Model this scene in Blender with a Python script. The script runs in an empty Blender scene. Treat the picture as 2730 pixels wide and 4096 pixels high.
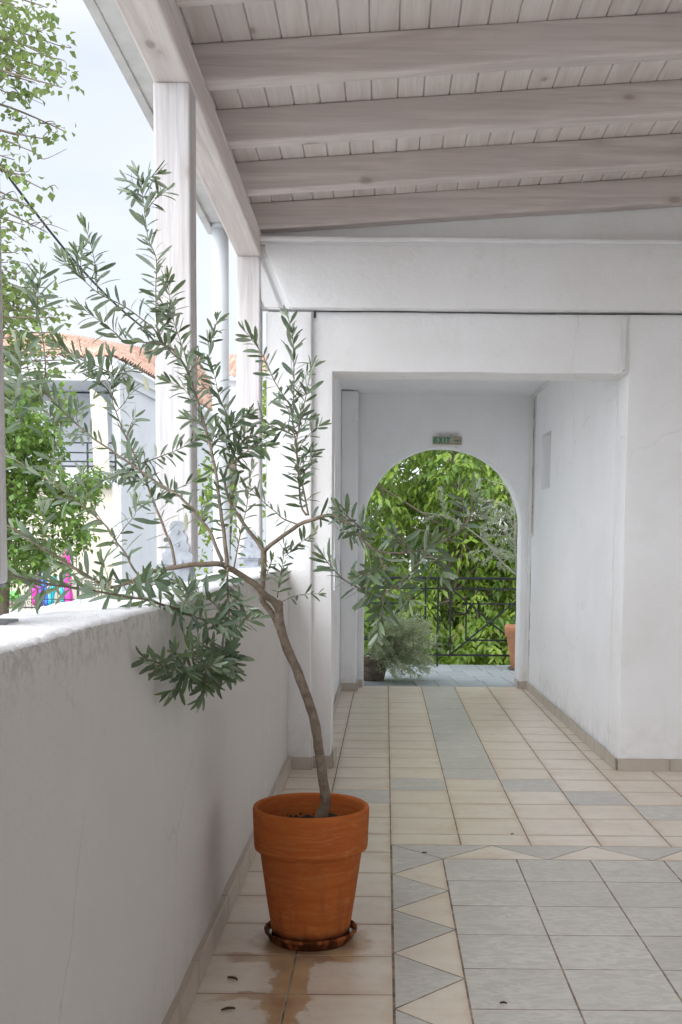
import bpy, bmesh, math, random
from mathutils import Vector, Matrix, noise
from math import sin, cos, pi, tan, radians

random.seed(7)
scene = bpy.context.scene
col = scene.collection

# ------------------------------------------------------------------ camera
FOC = 4532.0; PX = 1541.0; TH = radians(4.9); PY = 2184 + FOC*tan(TH); RHO = .009; CH = 1.3
fw = Vector((0, cos(TH), -sin(TH))); up0 = Vector((0, sin(TH), cos(TH))); r0 = Vector((1, 0, 0))
cr = r0*cos(RHO) + up0*sin(RHO); cu = -r0*sin(RHO) + up0*cos(RHO)
cam_d = bpy.data.cameras.new('camera'); cam = bpy.data.objects.new('camera', cam_d); col.objects.link(cam)
cam.matrix_world = Matrix((( cr.x, cu.x, -fw.x, 0), (cr.y, cu.y, -fw.y, 0), (cr.z, cu.z, -fw.z, CH), (0, 0, 0, 1)))
cam_d.sensor_fit = 'VERTICAL'; cam_d.sensor_height = 36; cam_d.sensor_width = 24
cam_d.lens = FOC/4096*36
cam_d.shift_x = -(PX-1365)/4096; cam_d.shift_y = (PY-2048)/4096
cam_d.clip_end = 600; cam_d.clip_start = .05
scene.camera = cam

def at(x, y, Y):
    """point seen at photo pixel (x, y) of the 2730x4096 original at world depth Y"""
    d = fw + cr*((x-PX)/FOC) - cu*((y-PY)/FOC)
    return Vector((0, 0, CH)) + d*(Y/d.y)

# ------------------------------------------------------------------ world, sun, exposure
SUN_EL, SUN_AZ = 42, -150      # azimuth measured from +Y (view direction) clockwise; negative = left
w = bpy.data.worlds.new("World"); scene.world = w; w.use_nodes = True
nt = w.node_tree; nt.nodes.clear()
out = nt.nodes.new('ShaderNodeOutputWorld'); bg = nt.nodes.new('ShaderNodeBackground')
sky = nt.nodes.new('ShaderNodeTexSky'); sky.sky_type = 'NISHITA'; sky.sun_disc = False
sky.sun_elevation = radians(SUN_EL); sky.sun_rotation = radians(SUN_AZ)
sky.air_density = 1.0; sky.dust_density = 2.0; sky.ozone_density = 1.0
tc = nt.nodes.new('ShaderNodeTexCoord'); mp = nt.nodes.new('ShaderNodeMapping'); mp.inputs['Scale'].default_value = (1.2, 1.2, 3.0)
mp.inputs['Location'].default_value = (.3, .1, .45)
nz = nt.nodes.new('ShaderNodeTexNoise'); nz.inputs['Scale'].default_value = 1.6; nz.inputs['Detail'].default_value = 5; nz.inputs['Roughness'].default_value = .5
rmp = nt.nodes.new('ShaderNodeValToRGB'); rmp.color_ramp.elements[0].position = .30; rmp.color_ramp.elements[1].position = .55
rmp.color_ramp.elements[0].color = (.55, .55, .55, 1); rmp.color_ramp.elements[1].color = (1, 1, 1, 1)
mix = nt.nodes.new('ShaderNodeMix'); mix.data_type = 'RGBA'
g_n = nt.nodes.new('ShaderNodeVectorMath'); g_n.operation = 'DOT_PRODUCT'
_el, _az = radians(SUN_EL), radians(SUN_AZ)
g_n.inputs[1].default_value = (sin(_az)*cos(_el), cos(_az)*cos(_el), sin(_el)); nt.links.new(tc.outputs['Generated'], g_n.inputs[0])
g_r = nt.nodes.new('ShaderNodeMapRange'); g_r.interpolation_type = 'SMOOTHSTEP'; nt.links.new(g_n.outputs['Value'], g_r.inputs[0])
g_r.inputs[1].default_value = -.1; g_r.inputs[2].default_value = 1.0; g_r.inputs[3].default_value = 0; g_r.inputs[4].default_value = 1
g_c = nt.nodes.new('ShaderNodeMix'); g_c.data_type = 'RGBA'; nt.links.new(g_r.outputs[0], g_c.inputs[0])
g_c.inputs[6].default_value = (4.25, 4.45, 4.85, 1); g_c.inputs[7].default_value = (18.8, 19.3, 20.3, 1)      # bright cloud round the hidden sun
nt.links.new(g_c.outputs[2], mix.inputs[7])
nt.links.new(tc.outputs['Generated'], mp.inputs['Vector']); nt.links.new(mp.outputs[0], nz.inputs['Vector'])
nt.links.new(nz.outputs['Fac'], rmp.inputs[0]); nt.links.new(rmp.outputs[0], mix.inputs[0])
nt.links.new(sky.outputs[0], mix.inputs[6]); nt.links.new(mix.outputs[2], bg.inputs[0]); nt.links.new(bg.outputs[0], out.inputs[0])
bg.inputs[1].default_value = .15
sd = bpy.data.lights.new('sun', 'SUN'); sd.energy = .7; sd.angle = radians(25); sd.color = (1, .985, .96)
so = bpy.data.objects.new('sun', sd); col.objects.link(so)
sdir = Vector((sin(radians(SUN_AZ))*cos(radians(SUN_EL)), cos(radians(SUN_AZ))*cos(radians(SUN_EL)), sin(radians(SUN_EL))))
so.rotation_euler = sdir.to_track_quat('Z', 'Y').to_euler()
scene.view_settings.view_transform = 'Standard'; scene.view_settings.look = 'None'
scene.view_settings.exposure = .6; scene.view_settings.gamma = 1; scene.view_settings.use_curve_mapping = False
scene.cycles.max_bounces = 12; scene.cycles.diffuse_bounces = 8; scene.cycles.transparent_max_bounces = 12
scene.cycles.sample_clamp_indirect = 8

# ------------------------------------------------------------------ helpers: objects
def tag(o, label=None, cat=None, group=None, kind=None):
    if label: o['label'] = label
    if cat: o['category'] = cat
    if group: o['group'] = group
    if kind: o['kind'] = kind
    return o
def empty(name, loc=(0, 0, 0)):
    o = bpy.data.objects.new(name, None); col.objects.link(o); o.location = loc; o.empty_display_size = .1
    return o
def link(name, me, mats, parent=None, smooth=False):
    o = bpy.data.objects.new(name, me); col.objects.link(o)
    if not isinstance(mats, (list, tuple)): mats = [mats]
    for m in mats: me.materials.append(m)
    if smooth:
        me.polygons.foreach_set('use_smooth', [True]*len(me.polygons))
    if parent:
        o.parent = parent; o.location = -parent.location      # meshes are written in world coordinates
    else:
        # put the origin at the mesh's base centre
        if len(me.vertices):
            xs = [v.co.x for v in me.vertices]; ys = [v.co.y for v in me.vertices]; zs = [v.co.z for v in me.vertices]
            c = Vector(((min(xs)+max(xs))/2, (min(ys)+max(ys))/2, min(zs)))
            me.transform(Matrix.Translation(-c)); o.location = c
    return o
def obj(name, bm, mats, parent=None, smooth=False):
    me = bpy.data.meshes.new(name); bm.normal_update(); bm.to_mesh(me); bm.free()
    return link(name, me, mats, parent, smooth)
def B(): return bmesh.new()
def box(bm, x0, x1, y0, y1, z0, z1, mi=0, bev=0, seg=2):
    """box; with bev > 0 its edges are rounded"""
    vs = [bm.verts.new(p) for p in ((x0,y0,z0),(x1,y0,z0),(x1,y1,z0),(x0,y1,z0),(x0,y0,z1),(x1,y0,z1),(x1,y1,z1),(x0,y1,z1))]
    fs = [bm.faces.new([vs[i] for i in f]) for f in ((3,2,1,0),(4,5,6,7),(0,1,5,4),(1,2,6,5),(2,3,7,6),(3,0,4,7))]
    for f in fs: f.material_index = mi
    if bev:
        es = list({e for f in fs for e in f.edges})
        r = bmesh.ops.bevel(bm, geom=es, offset=bev, segments=seg, profile=.6, affect='EDGES', clamp_overlap=True)
        for f in r['faces']: f.material_index = mi
    return vs
def prism(bm, pts, axis, a, b, mi=0):
    """extrude a 2-D outline; axis 'y': pts are (x,z), 'x': (y,z), 'z': (x,y)"""
    def p3(p, t): return {'y': (p[0], t, p[1]), 'x': (t, p[0], p[1]), 'z': (p[0], p[1], t)}[axis]
    A = [bm.verts.new(p3(p, a)) for p in pts]; Bv = [bm.verts.new(p3(p, b)) for p in pts]
    n = len(pts); fs = [bm.faces.new(A), bm.faces.new(Bv[::-1])]
    for i in range(n): fs.append(bm.faces.new((A[i], Bv[i], Bv[(i+1) % n], A[(i+1) % n])))
    bmesh.ops.recalc_face_normals(bm, faces=fs)
    for f in fs: f.material_index = mi
def lathe(bm, prof, c, n=48, mi=0, cap=False):
    rings = []
    for r, z in prof:
        rings.append([bm.verts.new((c[0]+r*cos(2*pi*i/n), c[1]+r*sin(2*pi*i/n), c[2]+z)) for i in range(n)])
    for a, b in zip(rings, rings[1:]):
        for i in range(n):
            f = bm.faces.new((a[i], a[(i+1) % n], b[(i+1) % n], b[i])); f.material_index = mi; f.smooth = True
    if cap:
        bm.faces.new(rings[-1]).material_index = mi
        bm.faces.new(rings[0][::-1]).material_index = mi
def tube(bm, pts, rad, n=8, mi=0, cap=True):
    """tube through points; rad is a number or one radius per point"""
    pts = [Vector(p) for p in pts]
    if not isinstance(rad, (list, tuple)): rad = [rad]*len(pts)
    rings = []; prev = None
    for i, p in enumerate(pts):
        t = (pts[min(i+1, len(pts)-1)] - pts[max(i-1, 0)]).normalized()
        if prev is None:
            u = t.orthogonal().normalized()
        else:
            u = (prev - t*prev.dot(t)); u = u.normalized() if u.length > 1e-6 else t.orthogonal().normalized()
        prev = u; v = t.cross(u)
        rings.append([bm.verts.new(p + (u*cos(2*pi*k/n) + v*sin(2*pi*k/n))*rad[i]) for k in range(n)])
    for a, b in zip(rings, rings[1:]):
        for k in range(n):
            f = bm.faces.new((a[k], a[(k+1) % n], b[(k+1) % n], b[k])); f.material_index = mi; f.smooth = True
    if cap:
        bm.faces.new(rings[0][::-1]).material_index = mi; bm.faces.new(rings[-1]).material_index = mi
def bar(bm, a, b, w, h=None, mi=0):
    """square bar from a to b"""
    a = Vector(a); b = Vector(b); h = h or w; t = (b-a).normalized()
    s = t.cross(Vector((0, 0, 1)));
    if s.length < 1e-3: s = Vector((1, 0, 0))
    s.normalize(); u = s.cross(t)
    q = [(-w/2, -h/2), (w/2, -h/2), (w/2, h/2), (-w/2, h/2)]
    A = [bm.verts.new(a + s*x + u*y) for x, y in q]; C = [bm.verts.new(b + s*x + u*y) for x, y in q]
    fs = [bm.faces.new(A), bm.faces.new(C[::-1])] + [bm.faces.new((A[i], C[i], C[(i+1) % 4], A[(i+1) % 4])) for i in range(4)]
    bmesh.ops.recalc_face_normals(bm, faces=fs)
    for f in fs: f.material_index = mi
def grid_cut(bm, step):
    for ax in range(3):
        lo = min(v.co[ax] for v in bm.verts); hi = max(v.co[ax] for v in bm.verts)
        n = int((hi-lo)/step)
        for k in range(1, n+1):
            p = [0, 0, 0]; p[ax] = lo + (hi-lo)*k/(n+1); nn = [0, 0, 0]; nn[ax] = 1
            bmesh.ops.bisect_plane(bm, geom=bm.verts[:]+bm.edges[:]+bm.faces[:], plane_co=p, plane_no=nn, dist=1e-5)
def rough(bm, step=.08, amp=.003, freq=3.0, fine=.0):
    """plasterer's unevenness: cut into a grid, push vertices about by smooth noise"""
    grid_cut(bm, step)
    for v in bm.verts:
        v.co += noise.noise_vector(v.co*freq)*amp
        if fine: v.co += noise.noise_vector(v.co*23.0)*fine
    for f in bm.faces: f.smooth = True
def autosmooth(o, ang=35):
    me = o.data
    bm = bmesh.new(); bm.from_mesh(me)
    for e in bm.edges:
        if len(e.link_faces) == 2 and e.calc_face_angle(0) > radians(ang): e.smooth = False
    bm.to_mesh(me); bm.free(); return o

# ------------------------------------------------------------------ helpers: materials
class NT:
    def __init__(s, name):
        s.m = bpy.data.materials.new(name); s.m.use_nodes = True; s.t = s.m.node_tree
        s.b = s.t.nodes['Principled BSDF']; s.co = s.n('ShaderNodeTexCoord').outputs['Object']; s.geo = s.n('ShaderNodeNewGeometry')
        s.pos = s.geo.outputs['Position']
    def n(s, k, **kw):
        x = s.t.nodes.new(k)
        for a, b in kw.items(): setattr(x, a, b)
        return x
    def put(s, sock, v):
        if isinstance(v, bpy.types.NodeSocket): s.t.links.new(v, sock)
        elif isinstance(v, (tuple, list)) and sock.type == 'RGBA' and len(v) == 3: sock.default_value = (*v, 1)
        else: sock.default_value = v
    def noise(s, vec=None, scale=5, detail=3, rough=.5, sc=None, loc=(0, 0, 0), dist=0):
        x = s.n('ShaderNodeTexNoise'); vec = vec or s.pos
        if sc is not None:
            m = s.n('ShaderNodeMapping'); s.put(m.inputs[0], vec); m.inputs['Scale'].default_value = sc; m.inputs['Location'].default_value = loc; vec = m.outputs[0]
        s.put(x.inputs['Vector'], vec); x.inputs['Scale'].default_value = scale; x.inputs['Detail'].default_value = detail
        x.inputs['Roughness'].default_value = rough; x.inputs['Distortion'].default_value = dist
        return x.outputs['Fac']
    def voro(s, vec=None, scale=5, sc=None, feature='F1'):
        x = s.n('ShaderNodeTexVoronoi'); x.feature = feature; vec = vec or s.pos
        if sc is not None:
            m = s.n('ShaderNodeMapping'); s.put(m.inputs[0], vec); m.inputs['Scale'].default_value = sc; vec = m.outputs[0]
        s.put(x.inputs['Vector'], vec); x.inputs['Scale'].default_value = scale
        return x.outputs['Distance']
    def ramp(s, v, p0, p1, c0=0.0, c1=1.0, smooth=False):
        x = s.n('ShaderNodeMapRange'); x.interpolation_type = 'SMOOTHSTEP' if smooth else 'LINEAR'
        s.put(x.inputs[0], v); x.inputs[1].default_value = p0; x.inputs[2].default_value = p1; x.inputs[3].default_value = c0; x.inputs[4].default_value = c1
        return x.outputs[0]
    def mixc(s, f, a, b, blend='MIX'):
        x = s.n('ShaderNodeMix'); x.data_type = 'RGBA'; x.blend_type = blend
        s.put(x.inputs[0], f); s.put(x.inputs[6], a); s.put(x.inputs[7], b); return x.outputs[2]
    def math(s, op, a, b=0.0, c=0.0):
        x = s.n('ShaderNodeMath'); x.operation = op; s.put(x.inputs[0], a); s.put(x.inputs[1], b); s.put(x.inputs[2], c); return x.outputs[0]
    def sep(s, v):
        x = s.n('ShaderNodeSeparateXYZ'); s.put(x.inputs[0], v); return x.outputs
    def attr(s, name, col=True):
        x = s.n('ShaderNodeAttribute'); x.attribute_name = name; return x.outputs['Color' if col else 'Fac']
    def bump(s, h, dist=.002, strength=1.0, normal=None):
        x = s.n('ShaderNodeBump'); x.inputs['Distance'].default_value = dist; x.inputs['Strength'].default_value = strength
        s.put(x.inputs['Height'], h)
        if normal: s.put(x.inputs['Normal'], normal)
        s.put(s.b.inputs['Normal'], x.outputs[0]); return x.outputs[0]
    def fin(s, color=None, rough=None, metal=None, spec=None):
        if color is not None: s.put(s.b.inputs['Base Color'], color)
        if rough is not None: s.put(s.b.inputs['Roughness'], rough)
        if metal is not None: s.put(s.b.inputs['Metallic'], metal)
        if spec is not None: s.put(s.b.inputs['Specular IOR Level'], spec)
        return s.m

def plaster(name, base=(.84, .845, .855), stain=(.66, .64, .60), amount=.32, coarse=.003, extra=None):
    s = NT(name)
    n1 = s.noise(scale=1.1, detail=4, rough=.6); n2 = s.noise(scale=7, detail=4, rough=.65); n3 = s.noise(scale=45, detail=4, rough=.7)
    n4 = s.noise(scale=160, detail=2)
    sp = s.voro(scale=14)                              # pits
    f = s.math('MULTIPLY', s.ramp(n1, .45, .75), amount)
    c = s.mixc(f, base, stain)
    c = s.mixc(s.math('MULTIPLY', s.ramp(n2, .58, .8), .25*amount/.35), c, stain)
    pit = s.math('MULTIPLY', s.ramp(sp, .035, .015), s.ramp(s.noise(scale=3.3, detail=2), .56, .62))
    c = s.mixc(s.math('MULTIPLY', pit, .65), c, (.25, .23, .2))
    # hairline vertical drips
    dr = s.noise(scale=1, detail=4, rough=.7, sc=(16, 16, 1.2))
    c = s.mixc(s.ramp(dr, .62, .80, 0, .22), c, stain)
    pz = s.sep(s.pos)
    low = s.math('MULTIPLY', s.ramp(pz[2], .34, .07), s.ramp(s.noise(scale=8, detail=5, rough=.7), .42, .68))
    c = s.mixc(s.math('MULTIPLY', low, .35), c, (.46, .42, .36))
    dv = s.n('ShaderNodeVectorMath'); dv.operation = 'ADD'; s.put(dv.inputs[0], s.pos)
    wob = s.n('ShaderNodeCombineXYZ'); wn = s.math('MULTIPLY', s.noise(scale=3, detail=5, rough=.7), .30)
    for q_ in range(3): s.put(wob.inputs[q_], wn)
    s.put(dv.inputs[1], wob.outputs[0])
    ck = s.voro(dv.outputs[0], scale=.9, feature='DISTANCE_TO_EDGE')
    ckm = s.math('MULTIPLY', s.ramp(ck, .006, .001), s.ramp(s.noise(scale=1.3, detail=2), .52, .60))
    c = s.mixc(s.math('MULTIPLY', ckm, .32), c, (.40, .37, .33))
    sm = s.math('MULTIPLY', s.ramp(s.noise(scale=2.3, detail=5, rough=.75), .56, .72), .15)
    c = s.mixc(sm, c, stain)
    if extra: c = extra(s, c)
    h = s.math('ADD', s.math('MULTIPLY', n2, .9), s.math('ADD', s.math('MULTIPLY', n3, .55), s.math('MULTIPLY', n4, .18)))
    s.bump(h, dist=coarse*2.6, strength=.8)
    return s.fin(c, .85, spec=.25)

def whitewood(name, axis, tint=(1, 1, 1), grain=1.0):
    """white-washed pine: grain runs along the given axis"""
    s = NT(name)
    sc = {'x': (.9, 14, 14), 'y': (14, .9, 14), 'z': (14, 14, .9)}[axis]
    sf = {'x': (2.2, 60, 60), 'y': (60, 2.2, 60), 'z': (60, 60, 2.2)}[axis]
    info = s.n('ShaderNodeObjectInfo'); 
    v = s.n('ShaderNodeVectorMath'); v.operation = 'ADD'; s.put(v.inputs[0], s.pos)
    cmb = s.n('ShaderNodeCombineXYZ')
    for i in range(3): s.put(cmb.inputs[i], s.math('MULTIPLY', info.outputs['Random'], 7.0+i*5))
    s.put(v.inputs[1], cmb.outputs[0]); vec = v.outputs[0]
    g1 = s.noise(vec, scale=1, detail=5, rough=.6, sc=sc, dist=.9)
    g2 = s.noise(vec, scale=1, detail=3, rough=.6, sc=sf)
    big = s.noise(vec, scale=2.2, detail=2)
    rnd = s.attr('tint', False)
    c = s.mixc(s.ramp(g1, .35, .68), tuple(a*b for a, b in zip((.75, .69, .66), tint)), tuple(a*b for a, b in zip((.55, .485, .455), tint)))
    c = s.mixc(s.ramp(g2, .48, .72, 0, min(.75, .50*grain)), c, tuple(a*b for a, b in zip((.44, .39, .37), tint)))
    c = s.mixc(s.ramp(big, .4, .7, 0, .30), c, tuple(a*b for a, b in zip((.58, .55, .55), tint)))
    ks = {'x': (2.6, 5.5, 5.5), 'y': (5.5, 2.6, 5.5), 'z': (5.5, 5.5, 2.6)}[axis]
    k = s.voro(vec, scale=1, sc=ks)
    kn = s.math('MULTIPLY', s.ramp(k, .11, .07), s.ramp(s.noise(vec, scale=1.7, detail=1), .47, .50))
    ring = s.math('MULTIPLY', s.ramp(k, .24, .11), s.ramp(s.noise(vec, scale=1.7, detail=1), .47, .50))
    c = s.mixc(s.math('MULTIPLY', ring, .30), c, (.42, .36, .33)); c = s.mixc(s.math('MULTIPLY', kn, .6), c, (.30, .22, .18))
    s.bump(s.math('ADD', g2, s.math('MULTIPLY', g1, .6)), dist=.0022*grain, strength=.6)
    return s.fin(c, .62, spec=.3)

def leafmat(name, ca, cb, back, trans=.25, rough=.42):
    s = NT(name); m = s.m
    a = s.attr('tint'); sp = s.sep(a)
    c = s.mixc(sp[0], ca, cb)
    c = s.mixc(s.math('MULTIPLY', s.noise(scale=60, detail=2), .25), c, tuple(x*.55 for x in ca))
    c = s.mixc(s.ramp(sp[1], .955, .965), c, (.50, .26, .05))          # the odd yellowed leaf
    c = s.mixc(s.math('MULTIPLY', s.geo.outputs['Backfacing'], .8), c, back)
    s.put(s.b.inputs['Base Color'], c); s.b.inputs['Roughness'].default_value = rough
    s.b.inputs['Specular IOR Level'].default_value = .45
    tr = s.n('ShaderNodeBsdfTranslucent'); s.put(tr.inputs[0], s.mixc(.35, c, (.40, .50, .06)))
    mx = s.n('ShaderNodeMixShader'); mx.inputs[0].default_value = trans
    o = [x for x in s.t.nodes if x.type == 'OUTPUT_MATERIAL'][0]
    s.t.links.new(s.b.outputs[0], mx.inputs[1]); s.t.links.new(tr.outputs[0], mx.inputs[2]); s.t.links.new(mx.outputs[0], o.inputs[0])
    return m
def plain(name, c, rough=.6, metal=0, var=.12, bump=0, scale=20, spec=.5):
    s = NT(name); n1 = s.noise(scale=scale, detail=4, rough=.6)
    cc = s.mixc(s.ramp(n1, .3, .75), c, tuple(x*(1-var*2) for x in c))
    if bump: s.bump(n1, dist=bump, strength=.6)
    return s.fin(cc, rough, metal, spec)

# ------------------------------------------------------------------ materials
def arch_extra(s, c):
    # soot above the sign and along the ceiling line
    p = s.sep(s.pos)
    dx = s.math('ABSOLUTE', s.math('SUBTRACT', p[0], .545)); dz = s.math('SUBTRACT', p[2], 2.30)
    g = s.math('MULTIPLY', s.ramp(dx, .16, .05, smooth=True), s.math('MULTIPLY', s.ramp(dz, .055, .0, smooth=True), s.ramp(dz, -.09, -.02)))
    g = s.math('MULTIPLY', g, s.ramp(s.noise(scale=30, detail=3), .25, .6, .45, 1))
    return s.mixc(s.math('MULTIPLY', g, .6), c, (.22, .19, .17))
def parapet_extra(s, c):
    p = s.sep(s.pos)
    # lichen and dirt just below the lip and two run-off streaks
    lip = s.math('MULTIPLY', s.ramp(p[2], 1.04, 1.135), s.ramp(s.noise(scale=40, detail=4, rough=.7), .48, .60))
    c = s.mixc(s.math('MULTIPLY', lip, .5), c, (.34, .31, .27))
    st = s.math('MULTIPLY', s.ramp(s.math('ABSOLUTE', s.math('SUBTRACT', p[1], 3.02)), .30, .0, smooth=True), s.ramp(p[2], .75, 1.1))
    st = s.math('MULTIPLY', st, s.ramp(s.noise(scale=1, detail=3, sc=(20, 9, 1.4)), .35, .7))
    c = s.mixc(s.math('MULTIPLY', st, .55), c, (.40, .42, .33))
    lo = s.math('MULTIPLY', s.ramp(p[2], .16, .05), s.ramp(s.noise(scale=9, detail=3), .35, .7))
    c = s.mixc(s.math('MULTIPLY', lo, .35), c, (.52, .48, .42))
    return c
M = {}
M['plaster'] = plaster('white_plaster')
M['plaster_upper'] = plaster('white_plaster_upper', amount=.42)
M['plaster_arch'] = plaster('arch_wall_plaster', base=(.845, .855, .875), amount=.3, extra=arch_extra)
M['plaster_par'] = plaster('parapet_shaded_plaster', base=(.65, .635, .615), stain=(.54, .51, .47), amount=.3, extra=parapet_extra)  # greyer base stands in for part of the shade on the inner face
M['plaster_cap'] = plaster('parapet_top_plaster', base=(.82, .83, .85), stain=(.62, .62, .60), amount=.4, coarse=.004)  # white plaster without the shade put into the inner face
M['wood_x'] = whitewood('whitewashed_pine_rafter', 'x', (.97, .955, .95)); M['wood_y'] = whitewood('whitewashed_pine_beam', 'y', (1.14, 1.15, 1.17))
M['wood_z'] = whitewood('whitewashed_pine_post', 'z', (1.04, 1.11, 1.17), grain=1.5)

def boards_mat():
    s = NT('whitewashed_ceiling_boards')
    t = s.attr('tint'); sp = s.sep(t)
    vec = s.n('ShaderNodeVectorMath'); vec.operation = 'ADD'; s.put(vec.inputs[0], s.pos)
    cmb = s.n('ShaderNodeCombineXYZ'); s.put(cmb.inputs[0], s.math('MULTIPLY', sp[0], 9)); s.put(cmb.inputs[1], s.math('MULTIPLY', sp[1], 13)); s.put(vec.inputs[1], cmb.outputs[0])
    v = vec.outputs[0]
    g1 = s.noise(v, scale=1, detail=5, rough=.6, sc=(13, 1.1, 13), dist=1.2); g2 = s.noise(v, scale=1, detail=2, sc=(90, 3, 90))
    c = s.mixc(s.ramp(g1, .35, .7), (.80, .745, .715), (.64, .57, .535))
    c = s.mixc(s.ramp(g2, .5, .8, 0, .3), c, (.5, .44, .42))
    c = s.mixc(s.ramp(sp[1], 0, 1, 0, .35), c, (.62, .565, .55))
    k = s.voro(v, scale=1, sc=(6, 2.6, 6))
    msk = s.ramp(s.noise(v, scale=1.9, detail=1), .48, .51)
    c = s.mixc(s.math('MULTIPLY', s.math('MULTIPLY', s.ramp(k, .17, .10), msk), .35), c, (.5, .42, .38))
    c = s.mixc(s.math('MULTIPLY', s.math('MULTIPLY', s.ramp(k, .08, .05), msk), .6), c, (.30, .22, .17))
    s.bump(s.math('ADD', g2, g1), dist=.0015, strength=.5)
    return s.fin(c, .6, spec=.3)
M['boards'] = boards_mat()

def tile_mat(name, base, edge, streak, rough, bumpd, kind):
    s = NT(name); uv = s.n('ShaderNodeUVMap'); u = s.sep(uv.outputs[0])
    sp = s.sep(s.attr('tint'))
    vec = s.n('ShaderNodeVectorMath'); vec.operation = 'ADD'; s.put(vec.inputs[0], s.pos)
    cmb = s.n('ShaderNodeCombineXYZ'); s.put(cmb.inputs[0], s.math('MULTIPLY', sp[0], 11)); s.put(cmb.inputs[1], s.math('MULTIPLY', sp[1], 17)); s.put(vec.inputs[1], cmb.outputs[0]); v = vec.outputs[0]
    ex = s.math('ABSOLUTE', s.math('SUBTRACT', u[0], .5)); ey = s.math('ABSOLUTE', s.math('SUBTRACT', u[1], .5))
    e = s.math('MAXIMUM', ex, ey)
    if kind == 'beige':
        n1 = s.noise(v, scale=1, detail=4, rough=.55, sc=(3, 6, 1)); n2 = s.noise(v, scale=26, detail=4, rough=.7)
        e2 = s.math('ADD', e, s.math('MULTIPLY', s.math('SUBTRACT', n1, .5), .32))
        c = s.mixc(s.ramp(e2, .36, .56, 0, .80, smooth=True), base, edge)
        c = s.mixc(s.ramp(n1, .40, .72, 0, .55, smooth=True), c, streak)
        c = s.mixc(s.ramp(s.noise(v, scale=1, detail=5, rough=.7, sc=(5, 26, 1), dist=.8), .48, .75, 0, .35), c, streak)
        c = s.mixc(s.ramp(n2, .50, .8, 0, .35), c, edge)
        c = s.mixc(s.ramp(s.noise(v, scale=7, detail=5, rough=.7), .52, .75, 0, .45), c, edge)
        c = s.mixc(s.ramp(sp[2], 0, 1, 0, .22), c, streak)
        h = n2
    else:
        n1 = s.noise(v, scale=1, detail=6, rough=.6, sc=(9, 20, 4), dist=2.2); n2 = s.noise(v, scale=50, detail=3)
        c = s.mixc(s.ramp(n1, .44, .56), base, streak)
        c = s.mixc(s.ramp(s.noise(v, scale=3, detail=4), .4, .7, 0, .4), c, edge)
        c = s.mixc(s.ramp(n2, .5, .8, 0, .25), c, edge)
        c = s.mixc(s.ramp(sp[2], 0, 1, 0, .3), c, edge)
        h = s.math('ADD', s.ramp(n1, .40, .60), s.math('MULTIPLY', n2, .3))
    # water stains spilled from the saucer (they lie on the near tiles left of the border)
    p = s.sep(s.pos); wn = s.noise(scale=5, detail=6, rough=.62); wn2 = s.noise(scale=14, detail=4)
    px = s.math('ADD', p[0], s.math('MULTIPLY', s.math('SUBTRACT', wn, .5), .22)); py = s.math('ADD', p[1], s.math('MULTIPLY', s.math('SUBTRACT', wn2, .5), .12))
    d1 = s.math('ABSOLUTE', s.math('ADD', px, .275)); along = s.ramp(py, 3.58, 3.46)
    streakm = s.math('MULTIPLY', s.ramp(d1, .062, .045, smooth=True), along)
    ry = s.math('ABSOLUTE', s.math('SUBTRACT', py, 3.485)); rowm = s.math('MULTIPLY', s.ramp(ry, .045, .025), s.math('MULTIPLY', s.ramp(px, -.50, -.46), s.ramp(px, -.02, -.10)))
    ry2 = s.math('ABSOLUTE', s.math('SUBTRACT', py, 3.175)); row2 = s.math('MULTIPLY', s.ramp(ry2, .03, .015), s.math('MULTIPLY', s.ramp(px, -.50, -.44), s.ramp(px, -.20, -.24)))
    dx = s.math('SUBTRACT', px, -.235); dy = s.math('MULTIPLY', s.math('SUBTRACT', py, 3.66), 1.0)
    rr = s.math('SQRT', s.math('ADD', s.math('MULTIPLY', dx, dx), s.math('MULTIPLY', dy, dy)))
    ringm = s.ramp(rr, .215, .155, smooth=True)
    wet = s.math('MAXIMUM', s.math('MAXIMUM', streakm, rowm), s.math('MAXIMUM', ringm, row2))
    tone = s.ramp(s.noise(scale=9, detail=3), .35, .65)
    c = s.mixc(s.math('MULTIPLY', wet, .72), c, s.mixc(tone, (.28, .11, .02), (.50, .31, .12)))
    s.bump(h, dist=bumpd, strength=.5)
    r = s.math('SUBTRACT', s.math('ADD', rough, s.math('MULTIPLY', s.noise(scale=7, detail=3), .10)), s.math('MULTIPLY', wet, .03))
    return s.fin(c, r, spec=.75)
M['tile_beige'] = tile_mat('beige_glazed_tile', (.725, .665, .58), (.50, .365, .25), (.60, .495, .38), .285, .0008, 'beige')
M['tile_grey'] = tile_mat('grey_slate_look_tile', (.50, .48, .44), (.40, .385, .355), (.61, .585, .54), .31, .0016, 'grey')
M['grout'] = plain('cement_grout', (.37, .30, .225), .9, var=.45, scale=14)
M['skirt'] = tile_mat('beige_skirting_tile', (.50, .45, .39), (.38, .31, .25), (.44, .38, .32), .35, .0008, 'beige')
def slate_mat():
    s = NT('blue_grey_slate'); sp = s.sep(s.attr('tint')); n1 = s.noise(scale=5, detail=6, rough=.65, sc=(1, 2.2, 1)); n2 = s.noise(scale=30, detail=4)
    c = s.mixc(s.ramp(n1, .35, .65), (.30, .34, .37), (.40, .43, .45)); c = s.mixc(s.ramp(sp[0], 0, 1, 0, .5), c, (.24, .27, .29)); c = s.mixc(s.ramp(n2, .6, .75, 0, .5), c, (.36, .31, .24))
    s.bump(n1, dist=.006, strength=.5); return s.fin(c, .42)
M['slate'] = slate_mat(); M['slate_joint'] = plain('sandy_joint', (.56, .50, .41), .9, scale=30)
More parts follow.
